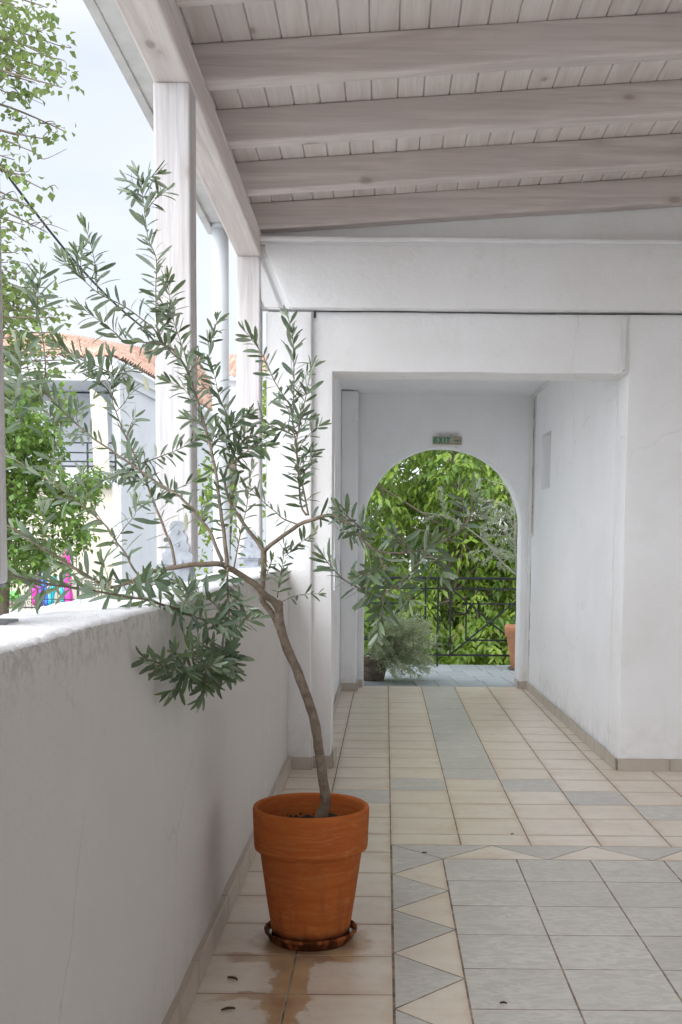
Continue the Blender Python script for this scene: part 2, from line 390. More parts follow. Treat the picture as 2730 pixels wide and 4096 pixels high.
def terracotta(name, dark=1.0, wet=0):
    s = NT(name); p = s.sep(s.pos)
    v = s.noise(scale=1, detail=5, rough=.6, sc=(5, 5, 42), dist=.6); n2 = s.noise(scale=1, detail=4, rough=.6, sc=(9, 9, 60), dist=1.5); n3 = s.noise(scale=30, detail=4)
    dr = s.noise(scale=1, detail=4, sc=(26, 26, 2.2))
    c = s.mixc(s.ramp(v, .4, .7), tuple(x*dark for x in (.38, .095, .022)), tuple(x*dark for x in (.46, .135, .030)))
    c = s.mixc(s.ramp(n2, .50, .80, 0, .42), c, tuple(x*dark for x in (.58, .32, .14)))
    c = s.mixc(s.ramp(n3, .55, .8, 0, .25), c, tuple(x*dark for x in (.36, .12, .04)))
    c = s.mixc(s.math('MULTIPLY', s.ramp(dr, .48, .60), s.ramp(p[2], .34, .03, 0, .95)), c, (.30, .09, .03))
    if wet: c = s.mixc(s.ramp(s.math('ADD', p[2], s.math('MULTIPLY', n3, .03)), .075, .045), c, (.05, .015, .008))
    c = s.mixc(s.ramp(s.noise(scale=4.5, detail=5, rough=.7), .52, .72, 0, .30), c, tuple(x*dark for x in (.30, .085, .03)))
    s.bump(s.math('ADD', n2, n3), dist=.0012, strength=.5)
    return s.fin(c, .75, spec=.12)
M['terracotta'] = terracotta('terracotta', 1.0, 1); M['terracotta_dark'] = terracotta('wet_dark_terracotta', .17)
M['terracotta_pale'] = plain('pale_terracotta', (.50, .22, .11), .75, var=.16, scale=9)
M['soil'] = plain('black_potting_soil', (.03, .02, .013), .75, var=.3, bump=.01, scale=60)
M['water'] = plain('standing_water', (.02, .018, .015), .04, var=0)
M['iron'] = plain('black_painted_iron', (.010, .012, .017), .5, var=.2, scale=40)
M['bracket'] = plain('grey_painted_steel', (.42, .45, .50), .5, var=.18, bump=.001, scale=30)
M['white_pvc'] = plain('white_plastic_pipe', (.66, .70, .73), .45, var=.06, scale=6)
M['gutter'] = plain('grey_white_gutter', (.68, .68, .67), .6, var=.12, scale=8)
M['duct'] = plain('white_cable_duct', (.76, .76, .74), .5, var=.06, scale=8)
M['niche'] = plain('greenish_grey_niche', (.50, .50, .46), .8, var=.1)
M['gap'] = plain('dark_gap_strip', (.10, .085, .07), .9, var=.3, scale=60)  # flat dark colour for the duct gap strips and the lintel joint
def bark(name, a, b):
    s = NT(name); n1 = s.noise(scale=38, detail=5, rough=.7); n2 = s.noise(scale=9, detail=2)
    c = s.mixc(s.ramp(n1, .35, .65), a, b); c = s.mixc(s.ramp(n2, .5, .7, 0, .4), c, tuple(x*.6 for x in a))
    s.bump(n1, dist=.002, strength=.7); return s.fin(c, .8, spec=.2)
M['bark'] = bark('olive_bark', (.15, .115, .085), (.27, .22, .17)); M['twig'] = bark('pale_green_twig', (.33, .30, .19), (.42, .38, .27))
M['bark_dark'] = bark('dark_bark', (.12, .09, .07), (.22, .18, .14)); M['bark_grey'] = bark('grey_bark', (.34, .30, .26), (.46, .42, .37))
M['olive_leaf'] = leafmat('olive_leaf', (.078, .122, .088), (.21, .28, .13), (.37, .43, .35), trans=.18)
M['olive_far'] = leafmat('silvery_olive_leaf', (.20, .26, .15), (.32, .38, .24), (.38, .42, .32), trans=.2)
M['walnut_leaf'] = leafmat('walnut_leaf', (.045, .12, .012), (.26, .37, .04), (.17, .27, .04), trans=.30)
M['tree_leaf'] = leafmat('street_tree_leaf', (.05, .135, .022), (.19, .31, .055), (.14, .23, .06), trans=.32)
M['street_leaf'] = leafmat('street_tree_upper_leaf', (.075, .13, .03), (.20, .29, .07), (.15, .20, .07), trans=.28)
M['lavender'] = leafmat('lavender_leaf', (.36, .45, .25), (.64, .70, .48), (.50, .57, .38), trans=.15, rough=.7)
M['dry'] = plain('dry_brown_leaf', (.17, .085, .035), .6, var=.3)
M['sign_face'] = plain('aged_cream_sign', (.46, .41, .30), .5, var=.22, scale=26); M['sign_green'] = plain('green_letters', (.0, .24, .15), .45, var=.1)
M['roof'] = None
def rooftile():
    s = NT('clay_roof_tiles'); vv = s.n('ShaderNodeTexVoronoi'); s.put(vv.inputs['Vector'], s.pos); vv.inputs['Scale'].default_value = 3.4; n1 = s.sep(vv.outputs['Color'])[0]; n2 = s.noise(scale=.5, detail=2)
    c = s.mixc(n1, (.25, .125, .085), (.44, .285, .215)); c = s.mixc(s.ramp(n2, .4, .6, 0, .5), c, (.50, .34, .27)); return s.fin(c, .85)
M['roof'] = rooftile()
M['house_white'] = plain('house_white_render', (.60, .62, .64), .85, var=.05, scale=1.2); M['house_recess_shade'] = plain('house_shaded_render', (.44, .46, .50), .85, var=.04, scale=1.0)  # second colour: white render with the balcony recess shadow put into it
M['house_cream'] = plain('house_cream_render', (.60, .56, .46), .85, var=.05, scale=1.0); M['canvas'] = plain('cream_canvas', (.60, .56, .44), .8, var=.08, scale=2)
M['shutter'] = plain('white_shutter', (.74, .76, .78), .6, var=.04); M['cream_glow'] = plain('ochre_garden_wall', (.75, .52, .30), .9, var=.15, scale=2)
for k, c in {'pink': (.75, .05, .42), 'blue': (.06, .22, .72), 'teal': (.03, .50, .58), 'purple': (.35, .10, .55), 'green': (.15, .55, .12), 'sand': (.60, .48, .36)}.items():
    M[k] = plain(k+'_vinyl', c, .35, var=.1, scale=2)
M['pebble'] = plain('pale_concrete_ground', (.36, .355, .34), .9, var=.12, scale=2)
M['cable'] = plain('black_cable', (.02, .025, .03), .5, var=.1)
M['timber_grey'] = M['wood_z']

# ------------------------------------------------------------------ setting: ground
def sheet(name, x0, x1, y0, y1, z, m):
    bm = B(); box(bm, x0, x1, y0, y1, z-.3, z); return tag(obj(name, bm, m), kind='structure')
sheet('ground', -300, 300, -60, 500, -2.6, M['pebble'])

# tiled terrace floor: every tile a slab over the grout bed, all one surface
TX0, TP = .0335, .3073           # column lines
TY0, TQ = 4.737, .3085           # row lines
class Tiles:
    def __init__(s): s.v = []; s.f = []; s.uv = []; s.mi = []; s.t = []
    def poly(s, pts, mi, gap=.0024, h=.003, z=0.0):
        c = Vector((sum(p[0] for p in pts)/len(pts), sum(p[1] for p in pts)/len(pts)))
        n = len(pts); P2 = [Vector(p[:2]) for p in pts]
        area = sum(P2[i].x*P2[(i+1) % n].y - P2[(i+1) % n].x*P2[i].y for i in range(n))
        if area < 0: P2.reverse()
        def inset(P, g):
            o = []
            for i in range(n):
                a, b, d = P[i-1], P[i], P[(i+1) % n]
                e1 = (b-a).normalized(); e2 = (d-b).normalized(); n1 = Vector((-e1.y, e1.x)); n2 = Vector((-e2.y, e2.x))
                k = (n1+n2); k = k.normalized(); cs = max(.25, k.dot(n1)); o.append(b + k*(g/cs))
            return o
        lo = inset(P2, gap); hi = inset(P2, gap+.0016)
        xs = [p.x for p in P2]; ys = [p.y for p in P2]; tl = (random.uniform(-1, 1)*.0004, random.uniform(-1, 1)*.0004); t = (random.random(), random.random(), random.random(), 1)
        b0 = len(s.v)
        for p in lo: s.v.append((p.x, p.y, z-h))
        for p in lo: s.v.append((p.x, p.y, z-.0012+tl[0]*(p.x-c.x)/.15))
        for p in hi: s.v.append((p.x, p.y, z+tl[0]*(p.x-c.x)/.15+tl[1]*(p.y-c.y)/.15))
        fs = [tuple(b0+2*n+i for i in range(n))]
        for r in (0, 1):
            for i in range(n):
                j = (i+1) % n; fs.append((b0+r*n+i, b0+r*n+j, b0+(r+1)*n+j, b0+(r+1)*n+i))
        for f in fs:
            s.f.append(f); s.mi.append(mi); s.t.append(t)
            s.uv.append([((s.v[i][0]-min(xs))/(max(xs)-min(xs)), (s.v[i][1]-min(ys))/(max(ys)-min(ys))) for i in f])
    def build(s, name, mats, parent=None):
        me = bpy.data.meshes.new(name); me.from_pydata(s.v, [], s.f); me.update()
        uv = me.uv_layers.new(name='UVMap'); k = 0
        for poly in s.uv:
            for c in poly: uv.data[k].uv = c; k += 1
        at_ = me.attributes.new('tint', 'FLOAT_COLOR', 'FACE')
        for i, t in enumerate(s.t): at_.data[i].color = t
        me.polygons.foreach_set('material_index', s.mi)
        return link(name, me, mats, parent)
T = Tiles()
BX0, BX1 = .036, .2505; BY0, BY1 = 4.861, 4.642        # outer and inner line of the toothed border
XL, XR, YN, YF = -.552, 3.1, -2.6, 10.49
ik = lambda i: TX0 + i*TP; jk = lambda j: TY0 + j*TQ
for i in range(-2, 11):
    for j in range(-24, 20):
        x0, x1 = max(ik(i), XL), min(ik(i+1), XR); y0, y1 = max(jk(j), YN), min(jk(j+1), YF)
        if x1-x0 < .01 or y1-y0 < .01: continue
        if i >= 0:                                   # right of the border line: beige field ends at the border
            if y1 <= BY0+.001: continue
            y0 = max(y0, BY0)
            if y1-y0 < .02: continue
        grey = (i == 1 and j >= 5) or (i == 0 and j == 4) or (i == 2 and j == 4) or (i == -1 and j == 3) or (i == 3 and j == 3) or (i == -2 and j == 2) or (i == 4 and j == 2) or (i == 5 and j == 1)
        T.poly([(x0, y0), (x1, y0), (x1, y1), (x0, y1)], 1 if grey else 0)
# toothed border down the left
per = .4385; yo = [BY0] + [4.411-per*k for k in range(0, 17)]; yi = [BY1] + [BY1-per*(k+1) for k in range(0, 17)]
for k in range(16):
    T.poly([(BX0, yo[k]), (BX1, yi[k]), (BX0, yo[k+1])], 1)
    T.poly([(BX1, yi[k]), (BX0, yo[k+1]), (BX1, yi[k+1])], 0)
xo = [BX0] + [.474+.4395*k for k in range(0, 7)]; xi = [BX1] + [BX1+.4385*(k+1) for k in range(0, 7)]
for k in range(6):
    T.poly([(xo[k], BY0), (xi[k], BY1), (xo[k+1], BY0)], 1)
    T.poly([(xi[k], BY1), (xo[k+1], BY0), (xi[k+1], BY1)], 0)
for i in range(0, 10):
    for j in range(0, 24):
        x0 = BX1+i*TP; x1 = min(x0+TP, XR); y1 = BY1-j*.3085; y0 = y1-.3085
        if x1-x0 > .02 and y0 > YN: T.poly([(x0, y0), (x1, y0), (x1, y1), (x0, y1)], 1, gap=.0024)
b0 = len(T.v)
T.v += [(XL, YN, -.0007), (XR, YN, -.0007), (XR, YF, -.0007), (XL, YF, -.0007)]
T.f.append((b0, b0+1, b0+2, b0+3)); T.mi.append(2); T.t.append((0, 0, 0, 1)); T.uv.append([(0, 0)]*4)
fl = T.build('terrace_floor', [M['tile_beige'], M['tile_grey'], M['grout']]); tag(fl, kind='structure')
bm = B(); box(bm, -.9, 3.3, -3.0, 10.5, -.35, -.02); tag(obj('terrace_slab', bm, M['plaster']), kind='structure')

# slate landing beyond the arch
S = Tiles(); random.seed(21)
rows = [10.495, 10.98, 11.38, 11.85, 12.50]
for r in range(4):
    x = -1.6 + .07*r; n = 0
    cuts = {0: [-.30, .11, .30, .51, .71, .98, 1.24], 1: [-.15, .33, .68, .92, 1.20], 2: [-.05, .30, .56, .84, 1.10, 1.34], 3: [-.1, .25, .51, .73, 1.03, 1.24]}[r]
    xs = [-1.6, -1.1, -.7] + cuts + [1.6, 2.0, 2.4, 2.8]
    for a, b in zip(xs, xs[1:]):
        dj = [random.uniform(-.015, .015) for _ in range(4)]
        S.poly([(a, rows[r]), (b, rows[r]), (b-.03+dj[1]*0, rows[r+1]), (a-.03+dj[0]*0, rows[r+1])], 0, gap=.006, h=.006, z=-.004)
b0 = len(S.v); S.v += [(-1.7, 10.495, -.012), (2.9, 10.495, -.012), (2.9, 12.5, -.012), (-1.7, 12.5, -.012)]
S.f.append((b0, b0+1, b0+2, b0+3)); S.mi.append(1); S.t.append((0, 0, 0, 1)); S.uv.append([(0, 0)]*4)
tag(S.build('slate_landing', [M['slate'], M['slate_joint']]), kind='structure')
bm = B(); box(bm, -1.7, 2.9, 10.51, 12.52, -.35, -.03); tag(obj('landing_slab', bm, M['plaster']), kind='structure')

# ------------------------------------------------------------------ house: facade, passage, arch
random.seed(3)
house = empty('house', (0.5, 8, 0))
tag(house, 'white plastered house front with a square passage leading to an arched doorway', 'house')
def wall(name, boxes, mat, step=.11, amp=.004, bev=.008, fine=.0006, parent=house, freq=3.0):
    bm = B()
    for b in boxes: box(bm, *b, bev=bev)
    rough(bm, step, amp, freq, fine)
    return autosmooth(obj(name, bm, mat, parent), 50)
FY = 6.56      # facade plane
# strip of wall left of the passage opening, lintel over it, wall to the right
wall('front_wall', [(-.450, -.312, FY, FY+.30, -.3, 2.292)], M['plaster'], step=.07)
wall('front_wall', [(1.372, 3.3, FY, FY+.30, -.3, 2.618)], M['plaster'])
wall('lintel', [(-.450, 1.376, FY+.002, FY+.303, 2.288, 2.618)], M['plaster_upper'], amp=.005)
# pier at the terrace edge
wall('pier', [(-.688, -.428, 6.515, 6.90, -2.6, 2.612)], M['plaster'], step=.08, amp=.005, bev=.014)
# upper band that overhangs a little, with the diagonal gusset at its left end
bm = B()
prism(bm, [(-.694, 2.950), (-.560, 2.640), (-.548, 2.624), (3.3, 2.628), (3.3, 2.972), (-.69, 2.972)], 'y', 6.475, 6.60)
bmesh.ops.bevel(bm, geom=bm.edges[:], offset=.010, segments=2, profile=.6, affect='EDGES')
rough(bm, .12, .004, 3, .0006); autosmooth(obj('upper_band', bm, M['plaster_upper'], house), 50)
bm = B(); prism(bm, [(-.735, 2.970), (-.72, 2.675), (-.688, 2.622), (-.596, 2.620), (-.610, 2.650), (-.724, 2.930), (-.728, 2.970)], 'y', 6.482, 6.598)
bmesh.ops.bevel(bm, geom=bm.edges[:], offset=.008, segments=2, affect='EDGES'); rough(bm, .07, .005, 5, .001)
autosmooth(obj('gusset', bm, M['plaster_upper'], house), 50)
wall('cornice', [(-.73, 3.3, 6.462, 6.60, 2.986, 3.012)], M['plaster_upper'], step=.12, bev=.011, amp=.004)
wall('cornice_groove', [(-.73, 3.3, 6.492, 6.60, 2.972, 2.986)], M['plaster_upper'], step=.2, bev=0, amp=.001)
bm = B(); prism(bm, [(-.72, 3.0125), (3.3, 3.0125), (3.3, 3.55), (2.2, 3.47), (-.72, 3.255)], 'y', 6.60, 6.90); rough(bm, .12, .006, 4, .001)
autosmooth(obj('gable_wall', bm, M['plaster_upper'], house), 50)
wall('groove_back', [(-.73, -.50, 6.512, 6.597, 2.626, 2.968)], M['plaster_upper'], step=.2, bev=0, amp=.001)
# passage side walls
OY0, OY1, OZ0, OZ1 = 7.15, 8.95, .95, 2.42      # unseen opening added in the left wall to let daylight into the passage
bm = B()
def lwall(y0, y1, z0, z1): prism(bm, [(-.405, y0), (-.402, y1), (-.70, y1), (-.70, y0)], 'z', z0, z1)
lwall(6.862, OY0, -.3, 2.95); lwall(OY1, 10.8, -.3, 2.95); lwall(OY0, OY1, -.3, OZ0); lwall(OY0, OY1, OZ1, 2.95)
bmesh.ops.remove_doubles(bm, verts=bm.verts[:], dist=1e-4); rough(bm, .14, .004, 3, .0006)
autosmooth(obj('side_wall', bm, M['plaster_arch'], house), 50)
wall('pilaster', [(-.402, -.258, 10.10, 10.34, -.02, 2.655)], M['plaster_arch'], step=.08, bev=.01)
# right passage wall with its niche: columns of wall around the opening
bm = B()
def rx(y): return 1.372 + (1.318-1.372)*(y-6.86)/(10.38-6.86)
NY0, NY1, NZ0, NZ1 = 9.32, 9.80, 1.79, 2.25
def rwall(y0, y1, z0, z1, back=0):
    prism(bm, [(rx(y0)+back, y0), (rx(y1)+back, y1), (1.9, y1), (1.9, y0)], 'z', z0, z1)
rwall(6.862, NY0, -.3, 2.95); rwall(NY1, 10.37, -.3, 2.95); rwall(NY0, NY1, -.3, NZ0); rwall(NY0, NY1, NZ1, 2.95); rwall(NY0, NY1, NZ0, NZ1, back=.14)
bmesh.ops.remove_doubles(bm, verts=bm.verts[:], dist=1e-4)
rough(bm, .14, .004, 2.5, .0005); autosmooth(obj('side_wall', bm, M['plaster_arch'], house), 50)
bm = B(); prism(bm, [(rx(NY0)+.105, NY0-.02), (rx(NY1)+.105, NY1+.02), (rx(NY1)+.20, NY1+.02), (rx(NY0)+.20, NY0-.02)], 'z', NZ0-.02, NZ1+.02); obj('niche_back', bm, M['niche'], house)
# ceiling of the passage
wall('passage_ceiling', [(-.41, 1.40, 6.863, 10.5, 2.665, 2.90)], M['plaster_arch'], step=.15, bev=0)
# arch wall: jambs and the part above, in narrow columns along the curve
AY0, AY1 = 10.37, 10.68; ACX, AR, ASP = .517, .717, 1.483
bm = B(); n = 48; MR = 10; JR = 14
def arch_sheet(y):
    cols = []
    xl = [-.40, -.30, ACX-AR]; xr = [ACX+AR, 1.30, 1.40]
    for x in xl: cols.append([(x, -.3+(ASP+.3)*j/JR) for j in range(JR)] + [(x, ASP+(2.9-ASP)*j/MR) for j in range(MR+1)])
    mid = [(ACX-AR*cos(pi*k/n), ASP+AR*sin(pi*k/n)) for k in range(1, n)]
    M_ = [[(x, z+(2.9-z)*j/MR) for j in range(MR+1)] for x, z in mid]
    rc = [[(x, -.3+(ASP+.3)*j/JR) for j in range(JR)] + [(x, ASP+(2.9-ASP)*j/MR) for j in range(MR+1)] for x in xr]
    mk = lambda c: [bm.verts.new((x, y, z)) for x, z in c]
    return [mk(c) for c in cols], [mk(c) for c in M_], [mk(c) for c in rc]
sheets = [arch_sheet(y) for y in (AY0, AY0+.012, AY0+.10, AY0+.20, AY1)]
def qf(a, b, c, d): bm.faces.new((a, b, c, d))
for L_, M_, R_ in (sheets[0], sheets[-1]):
    for C_ in (L_, R_):
        for a, b in zip(C_, C_[1:]):
            for j in range(len(a)-1): qf(a[j], b[j], b[j+1], a[j+1])
    mm = [L_[-1][JR:]] + M_ + [R_[0][JR:]]
    for a, b in zip(mm, mm[1:]):
        for j in range(MR): qf(a[j], b[j], b[j+1], a[j+1])
for (La, Ma, Ra), (Lb, Mb, Rb) in zip(sheets, sheets[1:]):
    pa = La[-1][:JR+1] + [c[0] for c in Ma] + Ra[0][:JR+1][::-1]; pb = Lb[-1][:JR+1] + [c[0] for c in Mb] + Rb[0][:JR+1][::-1]
    for k in range(len(pa)-1): qf(pa[k], pa[k+1], pb[k+1], pb[k])
for sh_ in sheets[1:-1]:
    keep = set(sh_[0][-1][:JR+1] + [c[0] for c in sh_[1]] + sh_[2][0][:JR+1])
    for grp in sh_:
        for c in grp:
            for v in c:
                if v not in keep: bm.verts.remove(v)
bmesh.ops.recalc_face_normals(bm, faces=bm.faces[:])
for v in bm.verts:            # soften the arris
    pass
for v in bm.verts:
    v.co += noise.noise_vector(v.co*5)*.006 + noise.noise_vector(v.co*22)*.0015
for f in bm.faces: f.smooth = True
autosmooth(obj('arch_wall', bm, M['plaster_arch'], house), 45)
# rest of the house, mostly out of view: right-hand wall, upper parts
wall('side_wall', [(3.1, 3.4, -3.0, 6.555, -.3, 3.62)], M['plaster'], step=.5)
wall('rear_light_baffle', [(.55, 3.4, -3.3, -3.005, -.3, 3.6)], M['plaster'], step=.5)  # unseen half wall added to keep light from behind off the parapet
# tiled skirting pieces of the facade and the passage
def skirting(name, runs, parent, hgt=.072, th=.010):
    """each run: (x0,y0,x1,y1,nx,ny) from start to end, n = outward normal; cut into tile lengths"""
    K = Tiles(); bmv = []
    me_v = []; 
    bm = B(); uvl = bm.loops.layers.uv.new('UVMap'); tl = bm.faces.layers.float_color.new('tint')
    for (x0, y0, x1, y1, nx, ny) in runs:
        a = Vector((x0, y0)); b = Vector((x1, y1)); L = (b-a).length; d = (b-a)/L; nn = Vector((nx, ny)); s = 0
        while s < L-.004:
            e = min(L, s+.3073); g = .0015
            p = [a+d*(s+g), a+d*(e-g)]; q = [v+nn*th for v in p]; t = (random.random(), random.random(), random.random(), 1)
            h2 = hgt+random.uniform(-.001, .001)
            vs = [bm.verts.new((v.x, v.y, z)) for z in (-.002, h2-.003) for v in (p[0], p[1], q[1], q[0])]
            tp = [bm.verts.new((v.x, v.y, h2)) for v in (p[0], p[1], p[1]+nn*(th-.003), p[0]+nn*(th-.003))]
            fs = [bm.faces.new([vs[i], vs[(i+1) % 4], vs[4+(i+1) % 4], vs[4+i]]) for i in range(4)]
            fs += [bm.faces.new([vs[4+i], vs[4+(i+1) % 4], tp[(i+1) % 4], tp[i]]) for i in range(4)] + [bm.faces.new(tp)]
            for f in fs:
                f[tl] = t
                for l in f.loops:
                    c = l.vert.co; l[uvl].uv = (((Vector((c.x, c.y))-a).dot(d)-s)/.3073, c.z/hgt)
            s = e
    bmesh.ops.recalc_face_normals(bm, faces=bm.faces[:])
    return obj(name, bm, M['skirt'], parent)
sk = [(-.548, 6.512, -.418, 6.512, 0, -1), (-.418, 6.558, -.302, 6.558, 0, -1), (-.304, 6.556, -.300, 6.86, 1, 0),
      (-.399, 6.90, -.397, 10.09, 1, 0), (-.398, 10.092, -.250, 10.092, 0, -1), (-.252, 10.10, -.252, 10.335, 1, 0), (-.250, 10.362, -.200, 10.362, 0, -1),
      (1.237, 10.362, 1.31, 10.362, 0, -1), (1.232, 10.365, 1.232, 10.60, -1, 0),
      (1.364, 6.56, 1.310, 10.35, -1, 0), (1.366, 6.556, 3.09, 6.556, 0, -1)]
for run in sk: skirting('skirting', [run], house)
bm = B()          # dark joint along the top of the lintel and its turned-down left end
for k in range(42):
    x0 = -.408+k*.085; a = .0018+.0035*abs(noise.noise(Vector((k*.7, 0, 0)))); z = 2.6195+.002*sin(k*.31)
    if k % 9 == 7: a = .0012
    box(bm, x0, x0+.0853, 6.548, 6.561, z-a/2, z+a/2+.001)
box(bm, -.4205, -.409, 6.553, 6.5595, 2.585, 2.624)
obj('shrinkage_crack', bm, M['gap'], house)

def rounded_box_obj(name, b, m, bev, parent=None):
    bm = B(); box(bm, *b, bev=bev); return obj(name, bm, m, parent)
# cable ducts
d = tag(rounded_box_obj('cable_duct', (1.290, 1.318, 10.325, 10.345, .075, 2.66), M['duct'], .003), 'tall white cable duct up the corner right of the arch, floor to ceiling', 'cable duct', 'cable ducts on the house')
bm = B(); bar(bm, (1.312, 10.20, 1.40), (1.312, 10.20, 2.655), .016, .03); d2 = tag(obj('cable_duct', bm, M['duct']), 'shorter white duct strip stopping half-way down beside the niche', 'cable duct', 'cable ducts on the house')
bm = B(); bar(bm, (1.312, 10.32, 2.652), (1.352, 7.0, 2.652), .025, .022); tag(obj('cable_duct', bm, M['duct']), 'white duct running along the passage ceiling over the right wall', 'cable duct', 'cable ducts on the house')
bm = B(); bar(bm, (1.338, 6.548, 2.31), (1.338, 6.548, 2.60), .022, .018); bar(bm, (1.338, 6.55, 2.31), (1.30, 6.60, 2.285), .02, .016)
tag(obj('cable_duct', bm, M['duct']), 'short white duct on the lintel above the passage corner', 'cable duct', 'cable ducts on the house')
bm = B()
for k in range(30):
    z = .12+k*.085
    wg = random.choice((.004, .001, .003)); box(bm, 1.3215-wg, 1.3215, 10.322, 10.326, z, z+.0855)
obj('duct_gap', bm, M['gap'], house); bm = B()
for k in range(14):
    z = 1.42+k*.085
    wg = random.choice((.005, .002, .004)); box(bm, 1.3055-wg, 1.3055, 10.178, 10.184, z, z+.0855)
obj('duct_gap', bm, M['gap'], house)

# ------------------------------------------------------------------ parapet wall on the left
par = empty('parapet_wall', (-.71, 3, 0))
tag(par, 'waist-high plastered parapet wall with bright white top along the left of the terrace', 'wall')
bm = B(); ys = [-2.9+.3*k for k in range(13)] + [1.0+(6.51-1.0)*k/480 for k in range(481)]
def parprof(y):
    t = 1.147 + .022*max(0, min(1, (y-2.6)/3.4)) + .0035*noise.noise(Vector((0, y*1.3, 0)))
    xi = -.560 + .004*noise.noise(Vector((3, y*1.1, 0))); r = .013+.004*noise.noise(Vector((5, y*4, 0)))
    xo = -.862 + .006*noise.noise(Vector((7, y, 0)))
    pr = [(xi, -.02)] + [(xi, z) for z in (.2, .4, .6, .8, .95, 1.03, 1.08)] + [(xi, t-r*1.6), (xi-r*.25, t-r*.7), (xi-r*.8, t-r*.2), (xi-r*1.8, t)]
    pr += [(xi-.06-.05*k, t+.004*noise.noise(Vector((k, y*2, 9)))) for k in range(4)] + [(xo+.03, t-.004), (xo+.008, t-.012), (xo, t-.03), (xo, .9), (xo, .3), (xo, -2.6)]
    return pr
ring = []
for y in ys:
    vs = []
    for (x, z) in parprof(y):
        p = Vector((x, y, z)); p += noise.noise_vector(p*4)*.0035
        if z > 1.06: p += noise.noise_vector(p*17)*.0022 + noise.noise_vector(p*55)*.0030 + noise.noise_vector(p*120)*.0012
        vs.append(bm.verts.new(p))
    ring.append(vs)
capi = range(9, 20)
for a, b in zip(ring, ring[1:]):
    for i in range(len(a)-1):
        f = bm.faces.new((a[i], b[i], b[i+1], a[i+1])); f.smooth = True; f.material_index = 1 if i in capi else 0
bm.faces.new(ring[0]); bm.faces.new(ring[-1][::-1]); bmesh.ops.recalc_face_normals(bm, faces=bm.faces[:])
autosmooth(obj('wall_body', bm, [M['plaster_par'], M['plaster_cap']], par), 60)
skirting('skirting', [(-.578, -2.6, -.568, 6.50, 1, 0)], par, hgt=.082, th=.033)

# ------------------------------------------------------------------ pergola roof
DROP = -.018
def roofz(x, y): return 3.153 + .072*(x-.17) + DROP*(y-4.6)
roof = empty('pergola_roof', (-.78, 3, 1.2))
tag(roof, 'whitewashed timber lean-to roof of boards and rafters on posts over the terrace', 'roof')
def chamfer_box(bm, x0, x1, y0, y1, z0, z1, c=.010): box(bm, x0, x1, y0, y1, z0, z1, bev=c, seg=3)
# rafters: sloping up to the right
for k, yn in enumerate([6.50, 5.855, 5.205, 4.57, 3.90, 3.25, 2.60, 1.95, 1.30, .65, 0, -.65, -1.3, -1.95, -2.5]):
    bm = B(); chamfer_box(bm, -.842, 3.12, yn, yn+.090, 0, .147, .011)
    if k < 6: 
        for cut in range(1, 24): bmesh.ops.bisect_plane(bm, geom=bm.verts[:]+bm.edges[:]+bm.faces[:], plane_co=(-.99+cut*.17, 0, 0), plane_no=(1, 0, 0))
    for v in bm.verts: v.co.z += roofz(v.co.x, v.co.y) + .003*noise.noise(Vector((v.co.x*1.3, k, 0)))
    obj('rafter', bm, M['wood_x'], roof)
# long beam on the posts
bm = B(); chamfer_box(bm, -.848, -.715, -2.55, 6.62, 0, .148, .012)
for c_ in range(1, 40): bmesh.ops.bisect_plane(bm, geom=bm.verts[:]+bm.edges[:]+bm.faces[:], plane_co=(0, -.7+c_*.19, 0), plane_no=(0, 1, 0))
for v in bm.verts: v.co.z += 2.946 + DROP*(v.co.y-4.2) + .002*noise.noise(Vector((0, v.co.y, 0)))
obj('beam', bm, M['wood_y'], roof)
# ceiling boards with grooves between them
bm = B(); tl = bm.verts.layers.float_color.new('tint'); bp = .1143; nb = 36
for k in range(nb):
    x0 = -.99 + k*bp - .004; x1 = x0+bp; t = (random.random(), random.random(), random.random(), 1); n0 = len(bm.verts)
    prof = [(x0+.0008, .012), (x0+.0008, .006), (x0+.005, 0), (x1-.005, 0), (x1-.0008, .006), (x1-.0008, .012)]
    for y0, y1 in ((-2.6, 6.62),):
        prism(bm, prof, 'y', y0, y1)
    bm.verts.ensure_lookup_table()
    for v in bm.verts[n0:]: v[tl] = t
for v in bm.verts: v.co.z += roofz(v.co.x, v.co.y) + .1475
obj('ceiling_boards', bm, M['boards'], roof)
bm = B(); box(bm, -1.0, 3.2, -2.6, 6.65, 0, .05)
for v in bm.verts: v.co.z += roofz(v.co.x, v.co.y) + .162
obj('roof_covering', bm, M['gutter'], roof)
bm = B(); box(bm, -1.03, -.995, -2.6, 6.64, .0, .17)
for v in bm.verts: v.co.z += roofz(-1, v.co.y)+.03
obj('fascia', bm, M['gutter'], roof)
# gutter: open half-box hung on the eave
bm = B(); g = [(-.885, 0), (-1.0, 0), (-1.035, .03), (-1.035, .12), (-1.03, .12), (-1.03, .034), (-.998, .006), (-.885, .006)]
prism(bm, [(-1.020, .12), (-1.022, .045), (-1.012, .018), (-.990, .002), (-.9, .0), (-.851, .004), (-.851, .12)], 'y', -2.6, 6.56)
for v in bm.verts: v.co.z += 3.085 + DROP*(v.co.y-6.5)*.6
obj('gutter', bm, M['gutter'], roof)
